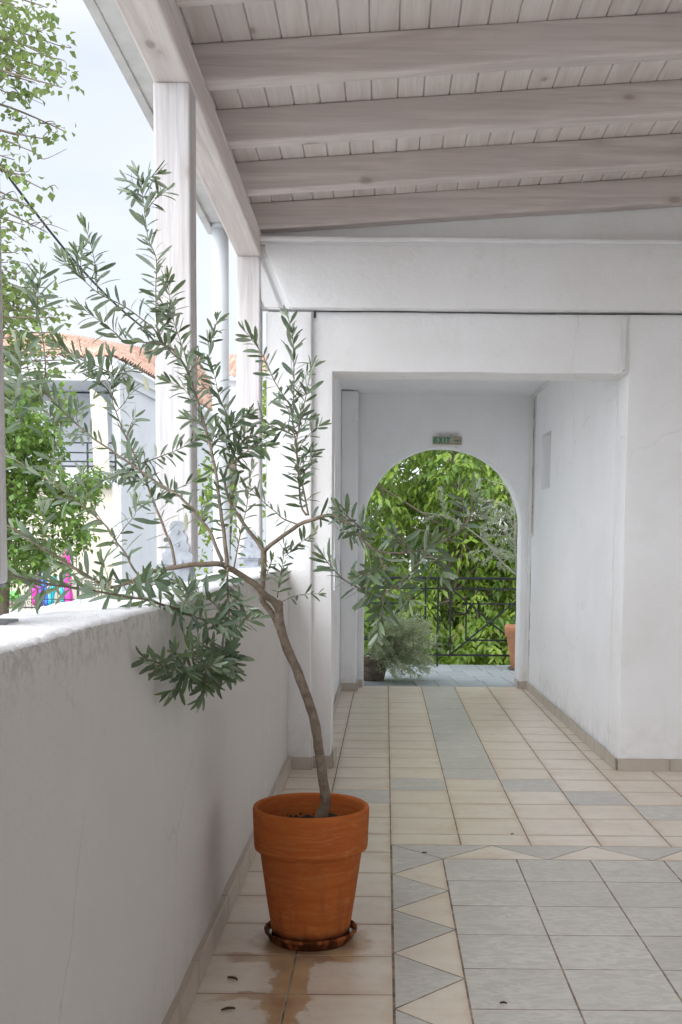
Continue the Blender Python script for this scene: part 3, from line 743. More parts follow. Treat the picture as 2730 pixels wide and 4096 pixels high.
# posts with steel feet
def post(yf, detail=True):
    bm = B(); ztop = 2.946 + DROP*(yf-4.2) - .001
    chamfer_box(bm, -.848, -.715, yf, yf+.135, 1.222, ztop, .011)
    for q in range(1, 12): bmesh.ops.bisect_plane(bm, geom=bm.verts[:]+bm.edges[:]+bm.faces[:], plane_co=(0, 0, 1.222+q*.145), plane_no=(0, 0, 1))
    for v in bm.verts:
        v.co.x += .0015*noise.noise(Vector((v.co.z*2, yf, 0)))
    p = obj('post', bm, M['wood_z'], roof)
    fb = B(); box(fb, -.812, -.728, yf+.018, yf+.117, 1.145, 1.221, bev=.003)
    box(fb, -.838, -.722, yf-.0, yf+.135, 1.216, 1.2215, bev=0)
    # scalloped front plate
    h = [(-.805, 1.223), (-.825, 1.226), (-.827, 1.262), (-.812, 1.275), (-.818, 1.292), (-.804, 1.306), (-.808, 1.326), (-.792, 1.345), (-.800, 1.360), (-.794, 1.376), (-.782, 1.385)]
    out_ = h + [(-1.540-x+.0, z) for x, z in reversed(h)]
    prism(fb, out_, 'y', yf-.006, yf-.0005)
    for (bx, bz) in ((-.783, 1.235), (-.757, 1.235), (-.77, 1.30), (-.77, 1.345)):
        ring_ = [(bx+.008*cos(a*pi/3), bz+.008*sin(a*pi/3)) for a in range(6)]
        prism(fb, ring_, 'y', yf-.013, yf-.006)
    box(fb, -.835, -.70, yf-.004, yf+.14, 1.142+.022*max(0, min(1, (yf-2.6)/3.4)), 1.156+.022*max(0, min(1, (yf-2.6)/3.4)), bev=.002)
    f = obj('post_foot', fb, M['bracket'], roof)
post(6.47); post(4.20); post(2.02); post(-.25); post(-2.5)

# downpipe beyond the far post
bm = B(); dz = 3.06; tube(bm, [(-.945, 6.53, 3.095), (-.945, 6.53, 2.4), (-.945, 6.53, 1.0), (-.945, 6.53, -2.6)], .047, 20)
tube(bm, [(-.945, 6.53, 3.10), (-.945, 6.53, 3.062)], .052, 20); tube(bm, [(-.945, 6.53, 1.66), (-.945, 6.53, 1.69)], .051, 20)
tag(obj('downpipe', bm, M['white_pvc']), 'pale grey-white round downpipe hanging from the gutter behind the far post', 'pipe')

# exit sign
sgn = empty('exit_sign', (.5455, 10.345, 2.215)); tag(sgn, 'small worn cream exit sign with green letters above the arch', 'sign')
tilt = -.012
def tw(p, c=(.5455, 2.2525)): 
    dx, dz_ = p[0]-c[0], p[1]-c[1]; return (c[0]+dx*cos(tilt)-dz_*sin(tilt), c[1]+dx*sin(tilt)+dz_*cos(tilt))
SX0, SX1, SZ0, SZ1 = .414, .677, 2.2175, 2.290
bm = B(); prism(bm, [tw((SX0, SZ0)), tw((SX1, SZ0)), tw((SX1, SZ1)), tw((SX0, SZ1))], 'y', 10.340, 10.366); bmesh.ops.bevel(bm, geom=bm.edges[:], offset=.002, segments=1, affect='EDGES')
obj('sign_panel', bm, M['sign_face'], sgn)
def glyph(polys, ox, wd, z0=2.2275, hh=.0535, name='letter'):
    bm = B()
    for pl in polys: prism(bm, [tw((ox+x*wd, z0+z*hh)) for x, z in pl], 'y', 10.3375, 10.3402)
    obj(name, bm, M['sign_green'], sgn)
R4 = lambda a, b, c_, d_: [(a, c_), (b, c_), (b, d_), (a, d_)]
glyph([R4(0, .34, 0, 1), R4(.341, 1, 0, .22), R4(.341, .92, .39, .61), R4(.341, 1, .78, 1)], .424, .033)
glyph([[(0, 0), (.34, 0), (.5, .31), (.66, 0), (1, 0), (.68, .51), (.98, 1), (.64, 1), (.5, .71), (.36, 1), (.02, 1), (.32, .51)]], .465, .042)
glyph([R4(0, 1, 0, 1)], .516, .0115)
glyph([R4(.34, .66, 0, .78), R4(0, 1, .781, 1)], .533, .040)
glyph([[(0, .42), (.62, .42), (.62, .32), (1, .5), (.62, .68), (.62, .58), (0, .58)]], .604, .048, name='arrow')

# ------------------------------------------------------------------ terracotta pot with saucer
PC = (-.238, 3.67)
pot = empty('terracotta_pot', (PC[0], PC[1], .012)); tag(pot, 'large weathered terracotta pot on a wet saucer holding the olive tree', 'pot')
bm = B()
outer = [(.118, .012), (.126, .016), (.1305, .04), (.1475, .15), (.1675, .296), (.170, .302), (.1845, .310), (.1870, .322), (.1890, .38), (.1915, .432), (.1915, .440), (.1895, .447), (.1855, .450), (.1800, .448), (.1765, .441), (.1755, .42), (.1705, .34), (.166, .30)]
lathe(bm, outer, (PC[0], PC[1], 0), 96)
for v in bm.verts: v.co += noise.noise_vector(v.co*7)*.0012
obj('pot_body', bm, M['terracotta'], pot)
bm = B(); n = 40; c0 = bm.verts.new((PC[0], PC[1], .392)); pr = None
rings = []
for r in range(1, 14):
    rr = .175*r/13; rings.append([bm.verts.new((PC[0]+rr*cos(2*pi*i/n), PC[1]+rr*sin(2*pi*i/n), .368 + .030*noise.noise(Vector((rr*25*cos(2*pi*i/n), rr*25*sin(2*pi*i/n), 1))) + .02*noise.noise(Vector((rr*80*cos(2*pi*i/n), rr*80*sin(2*pi*i/n), 4))))) for i in range(n)])
for i in range(n): bm.faces.new((c0, rings[0][i], rings[0][(i+1) % n]))
for a, b in zip(rings, rings[1:]):
    for i in range(n): bm.faces.new((a[i], b[i], b[(i+1) % n], a[(i+1) % n]))
for _ in range(60):
    a = random.uniform(0, 2*pi); r = random.uniform(.03, .165); p = Vector((PC[0]+r*cos(a), PC[1]+r*sin(a), .385)); s_ = random.uniform(.003, .008)
    bmesh.ops.create_icosphere(bm, subdivisions=1, radius=s_, matrix=Matrix.Translation(p) @ Matrix.Rotation(a, 4, 'X'))
obj('soil', bm, M['soil'], pot)
sau = empty('pot_saucer', (PC[0], PC[1], 0)); tag(sau, 'dark wet clay saucer with standing water under the large pot', 'saucer')
bm = B(); lathe(bm, [(.01, .001), (.132, .001), (.138, .006), (.147, .024), (.1535, .030), (.1545, .036), (.150, .040), (.144, .038), (.139, .026), (.134, .0095), (.01, .0095)], (PC[0], PC[1], 0), 80)
obj('saucer_body', bm, M['terracotta_dark'], sau)
bm = B(); lathe(bm, [(.004, .024), (.136, .024), (.1385, .0245)], (PC[0], PC[1], 0), 64); obj('water', bm, M['water'], sau)

# ------------------------------------------------------------------ leaves and branches
class Leaves:
    """many small folded leaves in one mesh, each with its own tint"""
    def __init__(s): s.v = []; s.f = []; s.t = []
    def leaf(s, p, d, up, L, W, tint, simple=False, bend=.12):
        d = d.normalized(); side = d.cross(up)
        if side.length < 1e-4: side = d.orthogonal()
        side.normalize(); nrm = side.cross(d); b = len(s.v)
        if simple:
            s.v += [p, p+d*L*.45+side*W*.5+nrm*W*.12, p+d*L-nrm*L*bend, p+d*L*.45-side*W*.5+nrm*W*.12]
            s.f += [(b, b+1, b+2), (b, b+2, b+3)]; s.t += [tint]*4; return
        st = [(0, .10), (.18, .62), (.48, 1.0), (.78, .86), (.94, .46), (1.0, .0)]
        ids = []
        for q, wd in st:
            c = p + d*(L*q) - nrm*(bend*L*q*q)
            if wd == 0: s.v.append(c); ids.append((len(s.v)-1,)*3)
            else:
                k = len(s.v); s.v += [c+side*W*.5*wd+nrm*W*.14*wd, c, c-side*W*.5*wd+nrm*W*.14*wd]; ids.append((k, k+1, k+2))
        for a, c in zip(ids, ids[1:]):
            if c[0] == c[1]: s.f += [(a[0], c[0], a[1]), (a[1], c[0], a[2])]
            else: s.f += [(a[0], c[0], c[1], a[1]), (a[1], c[1], c[2], a[2])]
        s.t += [tint]*(len(s.v)-b)
    def build(s, name, m, parent):
        me = bpy.data.meshes.new(name); me.from_pydata([tuple(v) for v in s.v], [], s.f); me.update()
        a = me.attributes.new('tint', 'FLOAT_COLOR', 'POINT'); flat = [c for t in s.t for c in t]; a.data.foreach_set('color', flat)
        return link(name, me, m, parent, smooth=True)
def catmull(pts, n=6):
    P_ = [pts[0]] + list(pts) + [pts[-1]]; o = []
    for i in range(1, len(P_)-2):
        for k in range(n):
            t = k/n; a, b, c, d = P_[i-1], P_[i], P_[i+1], P_[i+2]
            o.append(.5*((2*b) + (c-a)*t + (2*a-5*b+4*c-d)*t*t + (3*b-a-3*c+d)*t**3))
    o.append(P_[-2]); return o
def rv(): return Vector((random.gauss(0, 1), random.gauss(0, 1), random.gauss(0, 1))).normalized()

# --- the potted olive: each branch is (points in the photo, depth at start, depth at end, base radius, leaf density, leaf start)
random.seed(11)
BR = []
def br(pts, d0, d1, r0, r1=.0012, leaves=1.0, start=.15, Ls=1.0): BR.append((pts, d0, d1, r0, r1, leaves, start, Ls))
trunk = [(1270,3285),(1290,3255),(1304,3215),(1297,3150),(1287,3080),(1277,3000),(1262,2900),(1233,2800),(1192,2690),(1145,2580),(1122,2500),(1113,2420)]
br(trunk, 3.67, 3.52, .0175, .0140, 0)
br([(1116,2440),(1095,2404),(1064,2384),(1015,2335),(957,2295),(912,2272),(886,2256),(823,2257),(770,2259),(707,2268),(645,2279),(600,2290),(572,2299)], 3.52, 3.30, .0145, .0065, 0)
br([(1116,2510),(1090,2460),(1050,2395),(1052,2330),(1055,2260),(1055,2200)], 3.55, 3.52, .0110, .0100, .05)
br([(1055,2202),(1030,2165),(993,2120),(970,2085),(939,2040),(915,1990),(900,1930),(905,1880),(930,1825),(955,1760)], 3.52, 3.60, .0085, .003, .6, .35)
br([(1055,2205),(1091,2174),(1154,2129),(1198,2098),(1243,2083),(1290,2066),(1340,2066),(1413,2110),(1459,2164),(1505,2202)], 3.52, 3.25, .0080, .0055, .8, .45)
br([(1505,2202),(1560,2212),(1624,2212),(1702,2198),(1788,2155),(1865,2095),(1890,2030),(1903,1960)], 3.25, 3.15, .0045, .0015, .85, .05, 1.1)
br([(1505,2202),(1545,2280),(1545,2340),(1535,2400),(1522,2470),(1512,2530)], 3.25, 3.1, .0040, .002, 1.2, .1, 1.15)
br([(1540,2365),(1567,2358),(1621,2312),(1679,2243),(1713,2180)], 3.2, 3.1, .0030, .0015, 1.2, .1, 1.25)
br([(1530,2400),(1500,2380),(1461,2364),(1380,2321),(1323,2264),(1298,2230)], 3.2, 3.12, .0035, .0015, 1.2, .1, 1.2)
br([(1459,2164),(1440,2110),(1400,2075),(1360,2040)], 3.3, 3.2, .003, .0015, 1.4, .1, 1.2)
br([(1625,2212),(1600,2160),(1575,2140)], 3.2, 3.15, .003, .0015, 1.0, .2, 1.2)
br([(1700,2200),(1740,2240),(1770,2290)], 3.2, 3.1, .003, .0015, .8, .3, 1.3)
br([(1550,2330),(1600,2360),(1640,2400)], 3.2, 3.1, .003, .0015, 1.0, .3, 1.2)
br([(1535,2250),(1500,2290),(1440,2300)], 3.2, 3.1, .003, .0015, 1.2, .2, 1.2)
# right upright shoots
br([(1227,2060),(1205,2020),(1195,1900),(1186,1780),(1173,1697),(1177,1532),(1173,1366),(1157,1283),(1150,1262)], 3.5, 3.62, .0042, .0012, 1.35, .05)
br([(1235,2062),(1215,1960),(1202,1905),(1185,1790),(1205,1680),(1227,1573),(1240,1498)], 3.5, 3.5, .0035, .0012, .9, .1)
br([(1173,1739),(1130,1720),(1078,1697),(1020,1664)], 3.55, 3.5, .0028, .0012, 1.5, .1)
br([(1177,1650),(1150,1605),(1103,1532),(1053,1424),(1010,1360),(985,1330)], 3.57, 3.5, .0028, .0012, 1.0, .15)
br([(1180,1590),(1215,1520),(1250,1470)], 3.57, 3.6, .002, .001, 1.3, .1)
br([(1200,2100),(1136,2076),(1100,2045),(1046,2000),(1010,1960)], 3.45, 3.4, .0028, .0012, 1.0, .15, .8)
br([(1110,2390),(1125,2290),(1135,2223),(1140,2185)], 3.48, 3.4, .0025, .001, 1.6, .1, .7)
br([(1140,2225),(1165,2205),(1198,2174),(1234,2148)], 3.42, 3.38, .0018, .001, 1.8, .1, .7)
br([(1118,2412),(1180,2384),(1225,2377),(1278,2375)], 3.5, 3.45, .0020, .0008, .7, .3, .6)
br([(1055,2330),(1075,2280),(1090,2240)], 3.5, 3.45, .002, .001, 1.8, .1, .6)
# little shoots between
br([(937,2270),(950,2200),(962,2137),(987,2029),(999,1930),(1007,1880)], 3.35, 3.3, .0030, .0012, 1.0, .15, .8)
br([(955,1760),(920,1680),(879,1590),(862,1515),(837,1432),(846,1349)], 3.6, 3.65, .0030, .001, 1.1, .05)
br([(930,1825),(960,1780),(1000,1745),(1060,1728)], 3.58, 3.5, .003, .0012, 1.9, .05)
br([(905,1870),(960,1830),(1010,1790),(1060,1780)], 3.55, 3.48, .0028, .0012, 1.9, .05)
br([(920,1810),(905,1760),(930,1700),(985,1660)], 3.58, 3.5, .0028, .0012, 1.6, .05)
# centre leader
br([(908,2268),(905,2200),(893,2110),(879,2012),(862,1880),(837,1764),(817,1697),(796,1614),(763,1530),(735,1455),(690,1400),(647,1378)], 3.38, 3.55, .0075, .0030, .95, .12)
br([(735,1455),(665,1385),(640,1345),(628,1300),(624,1157),(626,1038),(596,961),(582,877),(575,807),(565,737),(552,700)], 3.55, 3.6, .0034, .0010, 1.25, .1, 1.15)
br([(655,1380),(620,1320),(560,1270),(497,1225),(448,1200),(393,1172),(337,1122),(295,1080),(250,1035)], 3.55, 3.45, .0034, .001, 1.1, .05, 1.15)
br([(393,1172),(385,1100),(378,1040),(365,982),(344,912)], 3.48, 3.42, .0022, .001, 1.3, .1, 1.1)
br([(700,1400),(630,1374),(497,1362),(464,1333),(398,1283),(340,1240)], 3.52, 3.45, .003, .001, 1.1, .1, 1.15)
br([(796,1614),(760,1500),(735,1400),(700,1300),(690,1240)], 3.55, 3.6, .0025, .001, 1.2, .2)
br([(837,1764),(790,1640),(740,1560),(680,1530)], 3.5, 3.45, .0022, .001, 1.0, .25)
br([(640,1345),(670,1280),(680,1200),(670,1130)], 3.57, 3.55, .002, .001, 1.2, .2, 1.1)
# hanging tuft under the centre
br([(910,2270),(910,2330),(914,2400),(917,2446),(912,2527),(906,2568),(905,2620)], 3.34, 3.2, .0045, .003, 1.35, .05, 1.2)
br([(905,2575),(890,2632),(829,2690),(746,2686),(663,2665),(580,2632)], 3.22, 2.50, .0035, .0012, 1.05, .05, 1.12)
br([(905,2620),(895,2660),(850,2705),(820,2740)], 3.2, 2.9, .003, .0015, 1.2, .05, 1.15)
br([(905,2600),(930,2650),(940,2690)], 3.2, 3.12, .003, .0015, 1.3, .05, 1.15)
br([(760,2688),(720,2650),(700,2610)], 2.80, 2.7, .002, .001, 1.0, .2, 1.0)
br([(912,2490),(868,2425),(823,2388),(770,2357),(712,2335),(668,2305)], 3.3, 3.2, .0035, .0012, 1.3, .1, 1.1)
br([(908,2530),(880,2500),(832,2482),(779,2469),(734,2442),(700,2432),(625,2412),(580,2399),(504,2386),(402,2368),(312,2354),(232,2343),(134,2325),(30,2300)], 3.25, 2.35, .0048, .0028, .8, .05, 1.1)
br([(860,2695),(800,2640),(760,2600)], 2.95, 2.8, .0025, .001, 1.1, .1, 1.05)
br([(800,2690),(740,2720),(690,2760)], 2.85, 2.75, .0022, .001, 1.0, .1, 1.05)
br([(890,2632),(840,2600),(790,2560)], 3.1, 2.9, .0025, .001, 1.0, .1, 1.05)
br([(720,2435),(745,2400),(740,2360)], 2.95, 2.9, .002, .001, 1.6, .2)
br([(915,2420),(950,2400),(1000,2440)], 3.3, 3.25, .002, .001, 1.6, .1)
br([(912,2510),(950,2490),(1000,2480)], 3.28, 3.2, .002, .001, 1.6, .1)
# left reaching limbs
br([(572,2299),(551,2311),(500,2337),(437,2348),(393,2328),(339,2296),(268,2252),(214,2216),(170,2194),(107,2149),(30,2100)], 3.30, 3.0, .0062, .0030, .7, .1, 1.15)
br([(560,2305),(530,2270),(503,2215),(464,2162),(415,2095),(315,2012),(240,1950),(166,1905),(37,1822)], 3.30, 3.25, .0045, .0022, .8, .1, 1.1)
br([(510,2330),(540,2335),(580,2330),(610,2320)], 3.2, 3.15, .003, .001, 1.8, .05, 1.1)
br([(437,2348),(430,2300),(410,2250)], 3.2, 3.15, .002, .001, 1.2, .2)
br([(700,2262),(685,2179),(658,2112),(627,2036),(609,1995),(590,1940),(572,1897),(539,1822),(497,1731),(464,1648),(452,1598),(456,1532),(452,1482),(445,1430)], 3.36, 3.5, .0058, .0014, .95, .08)
br([(890,2246),(868,2192),(841,2129),(810,2085),(774,2040),(734,2000),(713,1979),(630,1930),(547,1872),(464,1814),(365,1747),(274,1664),(191,1581),(149,1532),(50,1490)], 3.38, 3.4, .0065, .0020, .75, .15, 1.05)
br([(174,1553),(183,1468),(172,1356),(156,1267),(147,1200),(125,1130)], 3.4, 3.38, .0032, .001, 1.1, .05, 1.35)
br([(191,1581),(150,1560),(90,1545),(40,1530)], 3.4, 3.35, .0025, .001, 1.0, .1, 1.2)
br([(452,1500),(400,1470),(330,1440),(260,1400),(235,1385)], 3.5, 3.42, .0028, .001, 1.2, .1, 1.2)
br([(274,1664),(230,1700),(170,1610)], 3.4, 3.36, .002, .001, 1.0, .2, 1.1)
br([(452,1598),(420,1545),(365,1500),(310,1450)], 3.5, 3.42, .0028, .001, 1.2, .1, 1.1)
br([(556,1857),(610,1838),(663,1818),(720,1795),(779,1764)], 3.45, 3.5, .0026, .001, 1.2, .1)
br([(530,2030),(580,2010),(630,1996),(700,1960),(796,1913)], 3.4, 3.45, .0024, .001, .9, .1)
br([(545,1860),(520,1885),(464,1905),(420,1920)], 3.45, 3.4, .002, .001, 1.2, .2)
br([(464,2162),(500,2110),(540,2060),(545,2020)], 3.3, 3.3, .002, .001, .9, .2)
br([(464,1648),(500,1610),(520,1570)], 3.48, 3.5, .002, .001, 1.3, .2)
br([(420,2100),(380,2040),(345,1960),(330,1900)], 3.3, 3.3, .002, .001, .9, .2)
br([(572,2299),(600,2330),(640,2345)], 3.25, 3.2, .002, .001, 1.4, .2)
br([(50,1640),(70,1560),(85,1480),(80,1400)], 3.2, 3.2, .003, .001, 1.2, .0, 1.4)
br([(100,1700),(60,1650),(40,1600)], 3.3, 3.2, .002, .001, .8, .0, 1.2)

tree = empty('olive_tree', (at(1285, 3268, 3.67).x, 3.67, .40)); tag(tree, 'young olive tree with a leaning bare trunk and loose grey-green crown in the large pot', 'tree')
tb = B(); wb = B(); LV = Leaves()
# leaning trunk
def set_leaves(C3, dens, start, Ls):
    m = len(C3); S_ = [0]
    for a, b in zip(C3, C3[1:]): S_.append(S_[-1]+(b-a).length)
    tot = S_[-1]; s = tot*start; step = .0162/dens; ang = random.uniform(0, pi); k = 0
    while s < tot:
        while k < m-2 and S_[k+1] < s: k += 1
        t = (s-S_[k])/max(1e-6, S_[k+1]-S_[k]); p = C3[k].lerp(C3[k+1], t); d = (C3[k+1]-C3[k]).normalized()
        u = d.orthogonal().normalized(); v = d.cross(u); frac = s/tot
        for q in (0, 1):
            if random.random() < .09: continue
            a = ang+q*pi+random.gauss(0, .35); rad = u*cos(a)+v*sin(a)
            spread = 1.35-.75*frac**3; dd = (rad*spread + d*(.55+.6*frac) + rv()*.34 + Vector((0, 0, random.uniform(-.30, .12)))).normalized()
            L = random.uniform(.034, .068)*min(Ls, 1.28)*(1.0 if frac < .9 else .8); W = L*random.uniform(.17, .25)
            upv = (d*.5 + rv()*.75 + Vector((0, -.35, .15)))
            young = min(1, max(0, (frac-.75)*3))*random.random()
            LV.leaf(p+rad*.001, dd, upv, L, W, (min(1, random.random()*.45+young*.65), random.random()*.9592, 0, 1), bend=random.uniform(-.10, .36))
        ang += pi/2+random.gauss(0, .15); s += step*random.uniform(.7, 1.35)
    d = (C3[-1]-C3[-3]).normalized()
    for q in range(4):
        LV.leaf(C3[-1], (d+rv()*.45).normalized(), rv(), random.uniform(.035, .05)*Ls, .009*Ls, (random.uniform(.5, 1), 0, 0, 1), bend=.1)
first = True
for (pts, d0, d1, ra, rb, dens, start, Ls) in BR:
    n = len(pts); P3 = [at(x, y, d0+(d1-d0)*(i/(n-1))) for i, (x, y) in enumerate(pts)]
    if first: P3[0].z = .35
    C3 = catmull(P3, 6); m = len(C3)
    if ra >= .0045: C3 = [c + noise.noise_vector(c*28)*.0022 for c in C3]
    R3 = [(ra+(rb-ra)*(i/(m-1))**.8)*(1 if first else .86) for i in range(m)]
    if first:
        R3 = [r*(1.55-.55*min(1, i/10)) for i, r in enumerate(R3)]
        R3 = [r*(1+.12*noise.noise(Vector((i*.35, 0, 3)))) for i, r in enumerate(R3)]
        tube(tb, C3, R3, 14)
        bmesh.ops.create_icosphere(tb, subdivisions=2, radius=.0165, matrix=Matrix.Translation(C3[-1]))
        first = False
    else:
        tube(wb, C3, R3, 10 if ra > .006 else 6)
    if dens <= 0: continue
    set_leaves(C3, dens, start, Ls)
    # short side sprigs
    tot = sum((b-a).length for a, b in zip(C3, C3[1:]))
    if n >= 5 and tot > .3:
        for _ in range(int(tot/.13)):
            i0 = random.randint(int(m*max(.2, start)), m-3); p = C3[i0]; d = (C3[i0+1]-C3[i0-1]).normalized(); sd_ = rv(); sd_ = (sd_-d*sd_.dot(d)).normalized()
            ln = random.uniform(.05, .11); e = p + (d*.7+sd_*.9+Vector((0, 0, .2))).normalized()*ln
            if e.x < -.53 and e.z < 1.18: continue
            Cs = catmull([p, p.lerp(e, .5)+d*.008, e], 5); tube(wb, Cs, [.0016-.0008*q/(len(Cs)-1) for q in range(len(Cs))], 5)
            set_leaves(Cs, 1.15, .25, min(Ls, 1.1)*.9)
for (x, y, Y, dx, dz_) in [(745,2050,3.40,.02,-1), (447,2310,3.2,-.35,-1), (1275,2100,3.45,-.5,-.8), (575,1500,3.5,.3,-1)]:
    LV.leaf(at(x, y, Y), Vector((dx, -.1, dz_)), Vector((0, 1, 0)), .055, .014, (.5, .99, 0, 1))
obj('trunk', tb, M['bark'], tree); obj('branches', wb, M['bark'], tree); LV.build('crown', M['olive_leaf'], tree)
for (x, y) in []: pass

# ------------------------------------------------------------------ dry leaves on the tiles
random.seed(5)
for (x, y, L, rz, lab) in [(-.448, 3.30, .038, 2.6, 'curled brown dry leaf on the wet-edged tile in front of the pot'), (-.43, 3.075, .040, .35, 'thin brown dry leaf nearest the camera by the parapet skirting'),
                           (.175, 4.72, .022, .3, 'dark brown crumpled leaf on the toothed tile border'), (.347, 3.135, .020, 0, 'tiny black olive-shaped leaf on the grey tiles'), (.585, 5.045, .016, .6, 'small dark leaf scrap on the beige tiles before the passage')]:
    bm = B(); n = 8
    rws = []
    for i in range(n+1):
        t = i/n; wd = .17*L*math.sin(pi*min(1, t*.96+.02))+.0004
        c = Vector((x+cos(rz)*(t-.5)*L, y+sin(rz)*(t-.5)*L, .0025+.002*math.sin(pi*t))); sd_ = Vector((-sin(rz), cos(rz), 0))
        rws.append([bm.verts.new(c+sd_*wd+Vector((0, 0, .003))), bm.verts.new(c-Vector((0, 0, .0015))), bm.verts.new(c-sd_*wd+Vector((0, 0, .003)))])
    for a, b in zip(rws, rws[1:]):
        bm.faces.new((a[0], b[0], b[1], a[1])); bm.faces.new((a[1], b[1], b[2], a[2]))
    r_ = bmesh.ops.solidify(bm, geom=bm.faces[:], thickness=.0006)
    tag(obj('dry_leaf', bm, M['dry'], smooth=True), lab, 'leaf', 'dry leaves lying on the floor tiles')

# ------------------------------------------------------------------ beyond the arch: railing, pots, shrubs, walnut tree
rail = empty('iron_railing', (.8, 12.3, 0)); tag(rail, 'black wrought iron railing with square panels along the slate landing', 'railing')
RY = 12.3
bm = B(); box(bm, -1.6, 2.8, RY-.024, RY+.024, .945, .972, bev=.004); obj('top_rail', bm, M['iron'], rail)
bm = B(); box(bm, -1.6, 2.8, RY-.010, RY+.010, .836, .855); obj('upper_bar', bm, M['iron'], rail)
bm = B(); box(bm, -1.6, 2.8, RY-.010, RY+.010, .112, .132); obj('lower_bar', bm, M['iron'], rail)
def twisted(bm, x, z0, z1, w=.016, turns=0):
    n = 40; rg = []
    for i in range(n+1):
        z = z0+(z1-z0)*i/n; a = pi/4 + turns*2*pi*min(1, max(0, (i/n-.15)/.7))
        rg.append([bm.verts.new((x+w*.71*cos(a+q*pi/2), RY+w*.71*sin(a+q*pi/2), z)) for q in range(4)])
    for a, b in zip(rg, rg[1:]):
        for q in range(4): bm.faces.new((a[q], a[(q+1) % 4], b[(q+1) % 4], b[q]))
pitch = 1.139    # post to post
for k in range(-2, 3):
    cx = .572+k*pitch
    if not -1.6 < cx < 2.8: continue
    bm = B(); twisted(bm, cx, -.02, .945, .020, 4); obj('twisted_baluster', bm, M['iron'], rail)
    for sx in (-.137, .137):
        bm = B(); bar(bm, (cx+sx, RY, .13), (cx+sx, RY, .945), .018); obj('baluster', bm, M['iron'], rail)
for k in range(-2, 3):
    x0 = .709+k*pitch; x1 = x0+pitch-.274
    if x1 < -1.2 or x0 > 2.4: continue
    bm = B(); xa, xb, za, zb = x0+.170, x1-.170+.013, .287, .683; w_ = .017
    y1_, y2_ = RY, RY-.017
    bar(bm, (xa, RY, za), (xb, RY, za), w_); bar(bm, (xa, RY, zb), (xb, RY, zb), w_); bar(bm, (xa, RY, za), (xa, RY, zb), w_); bar(bm, (xb, RY, za), (xb, RY, zb), w_)
    bar(bm, (x0, y2_, .13), (x1, y2_, .845), w_); bar(bm, (x0, y2_-.0005, .845), (x1, y2_-.0005, .13), w_)
    cxx, czz = (xa+xb)/2, (za+zb)/2; bmesh.ops.create_icosphere(bm, subdivisions=2, radius=.024, matrix=Matrix.Translation((cxx, RY-.012, czz)))
    obj('panel', bm, M['iron'], rail)

def planter(name, c, r0, r1, h, m, label):
    o = empty(name, (c[0], c[1], c[2])); tag(o, label, 'pot')
    bm = B(); lathe(bm, [(r0*.9, 0), (r0, .01), (r0+(r1-r0)*.7, h*.70), (r1*.90, h*.715), (r1*1.0, h*.74), (r1*1.03, h*.97), (r1*1.0, h), (r1*.93, h*.99), (r1*.9, h*.85)], c, 48); obj('pot_body', bm, m, o)
    bm = B(); lathe(bm, [(.003, h*.9), (r1*.91, h*.89)], c, 32); obj('soil', bm, M['soil'], o); return o
planter('terracotta_pot', (1.465, 12.05, .012), .115, .185, .46, M['terracotta_pale'], 'pale terracotta pot half hidden by the right side of the arch')
bm = B(); lathe(bm, [(.01, 0), (.14, 0), (.155, .022), (.148, .024), (.13, .010), (.01, .010)], (1.465, 12.05, -.002), 40); tag(obj('pot_saucer', bm, M['bark_dark']), 'dark saucer under the pale pot beyond the arch', 'saucer')
planter('dark_planter', (-.115, 10.98, -.004),  .11, .15, .22, M['bark_dark'], 'dark brown planter behind the left side of the arch holding the lavender')

def wood_and_leaves(name, loc, label, cat, chains, leafm, barkm, leaf_fn, group=None):
    o = empty(name, loc); tag(o, label, cat, group)
    bm = B(); L = Leaves()
    for (pts, r0_, r1_) in chains:
        C = catmull([Vector(p) for p in pts], 5); m = len(C); tube(bm, C, [r0_+(r1_-r0_)*i/(m-1) for i in range(m)], 6)
        leaf_fn(L, C)
    return o, bm, L
# lavender: dense mop of thin leaves and some flower stalks leaning to the right
random.seed(31)
lav = empty('lavender_bush', (-.10, 11.0, .26)); tag(lav, 'silvery lavender bush spilling over the slate at the left foot of the arch', 'shrub')
L = Leaves(); bm = B(); base = Vector((-.10, 10.98, .27))
for k in range(330):
    d = Vector((random.uniform(-.6, 1.25), random.uniform(-.95, .8), random.uniform(-.75, 1.0))); d.normalize()
    ln = random.uniform(.20, .40)*(1.15 if d.x > 0 else .7)
    tip = base + Vector((.17, -.04, .07)) + d*ln*.98; tip.z = max(.03, tip.z - .05*ln)
    mid = base.lerp(tip, .5)+Vector((0, 0, .05))+rv()*.02
    C = catmull([base+rv()*.05, mid, tip], 5)
    tube(bm, C, [.0022, .002]+[.0012]*(len(C)-2), 4)
    for i in range(3, len(C)):
        for q in range(6): 
            dd = ((C[i]-C[i-1]).normalized()*.9+rv()).normalized(); L.leaf(C[i]+rv()*.008, dd, rv(), random.uniform(.03, .055), .009, (random.random(), random.random()*.95, 0, 1), simple=True)
for k in range(26):
    d = Vector((random.uniform(.4, 1.3), random.uniform(-.5, .2), random.uniform(-.15, .9))).normalized(); p0 = base+Vector((.22, -.02, .02))+rv()*.10; tip = p0+d*random.uniform(.25, .52)
    C = catmull([p0, p0.lerp(tip, .5)+Vector((0, 0, .03)), tip], 5); tube(bm, C, .0016, 4)
    for i in range(8): L.leaf(C[-1]-d*.012*i, (d+rv()*.6).normalized(), rv(), .016, .007, (random.random(), random.random()*.95, 0, 1), simple=True)
    for i in range(5): L.leaf(C[4], (d*.3+rv()).normalized(), rv(), .03, .006, (random.random(), 0, 0, 1), simple=True)
obj('stems', bm, M['bark_grey'], lav); L.build('foliage', M['lavender'], lav)

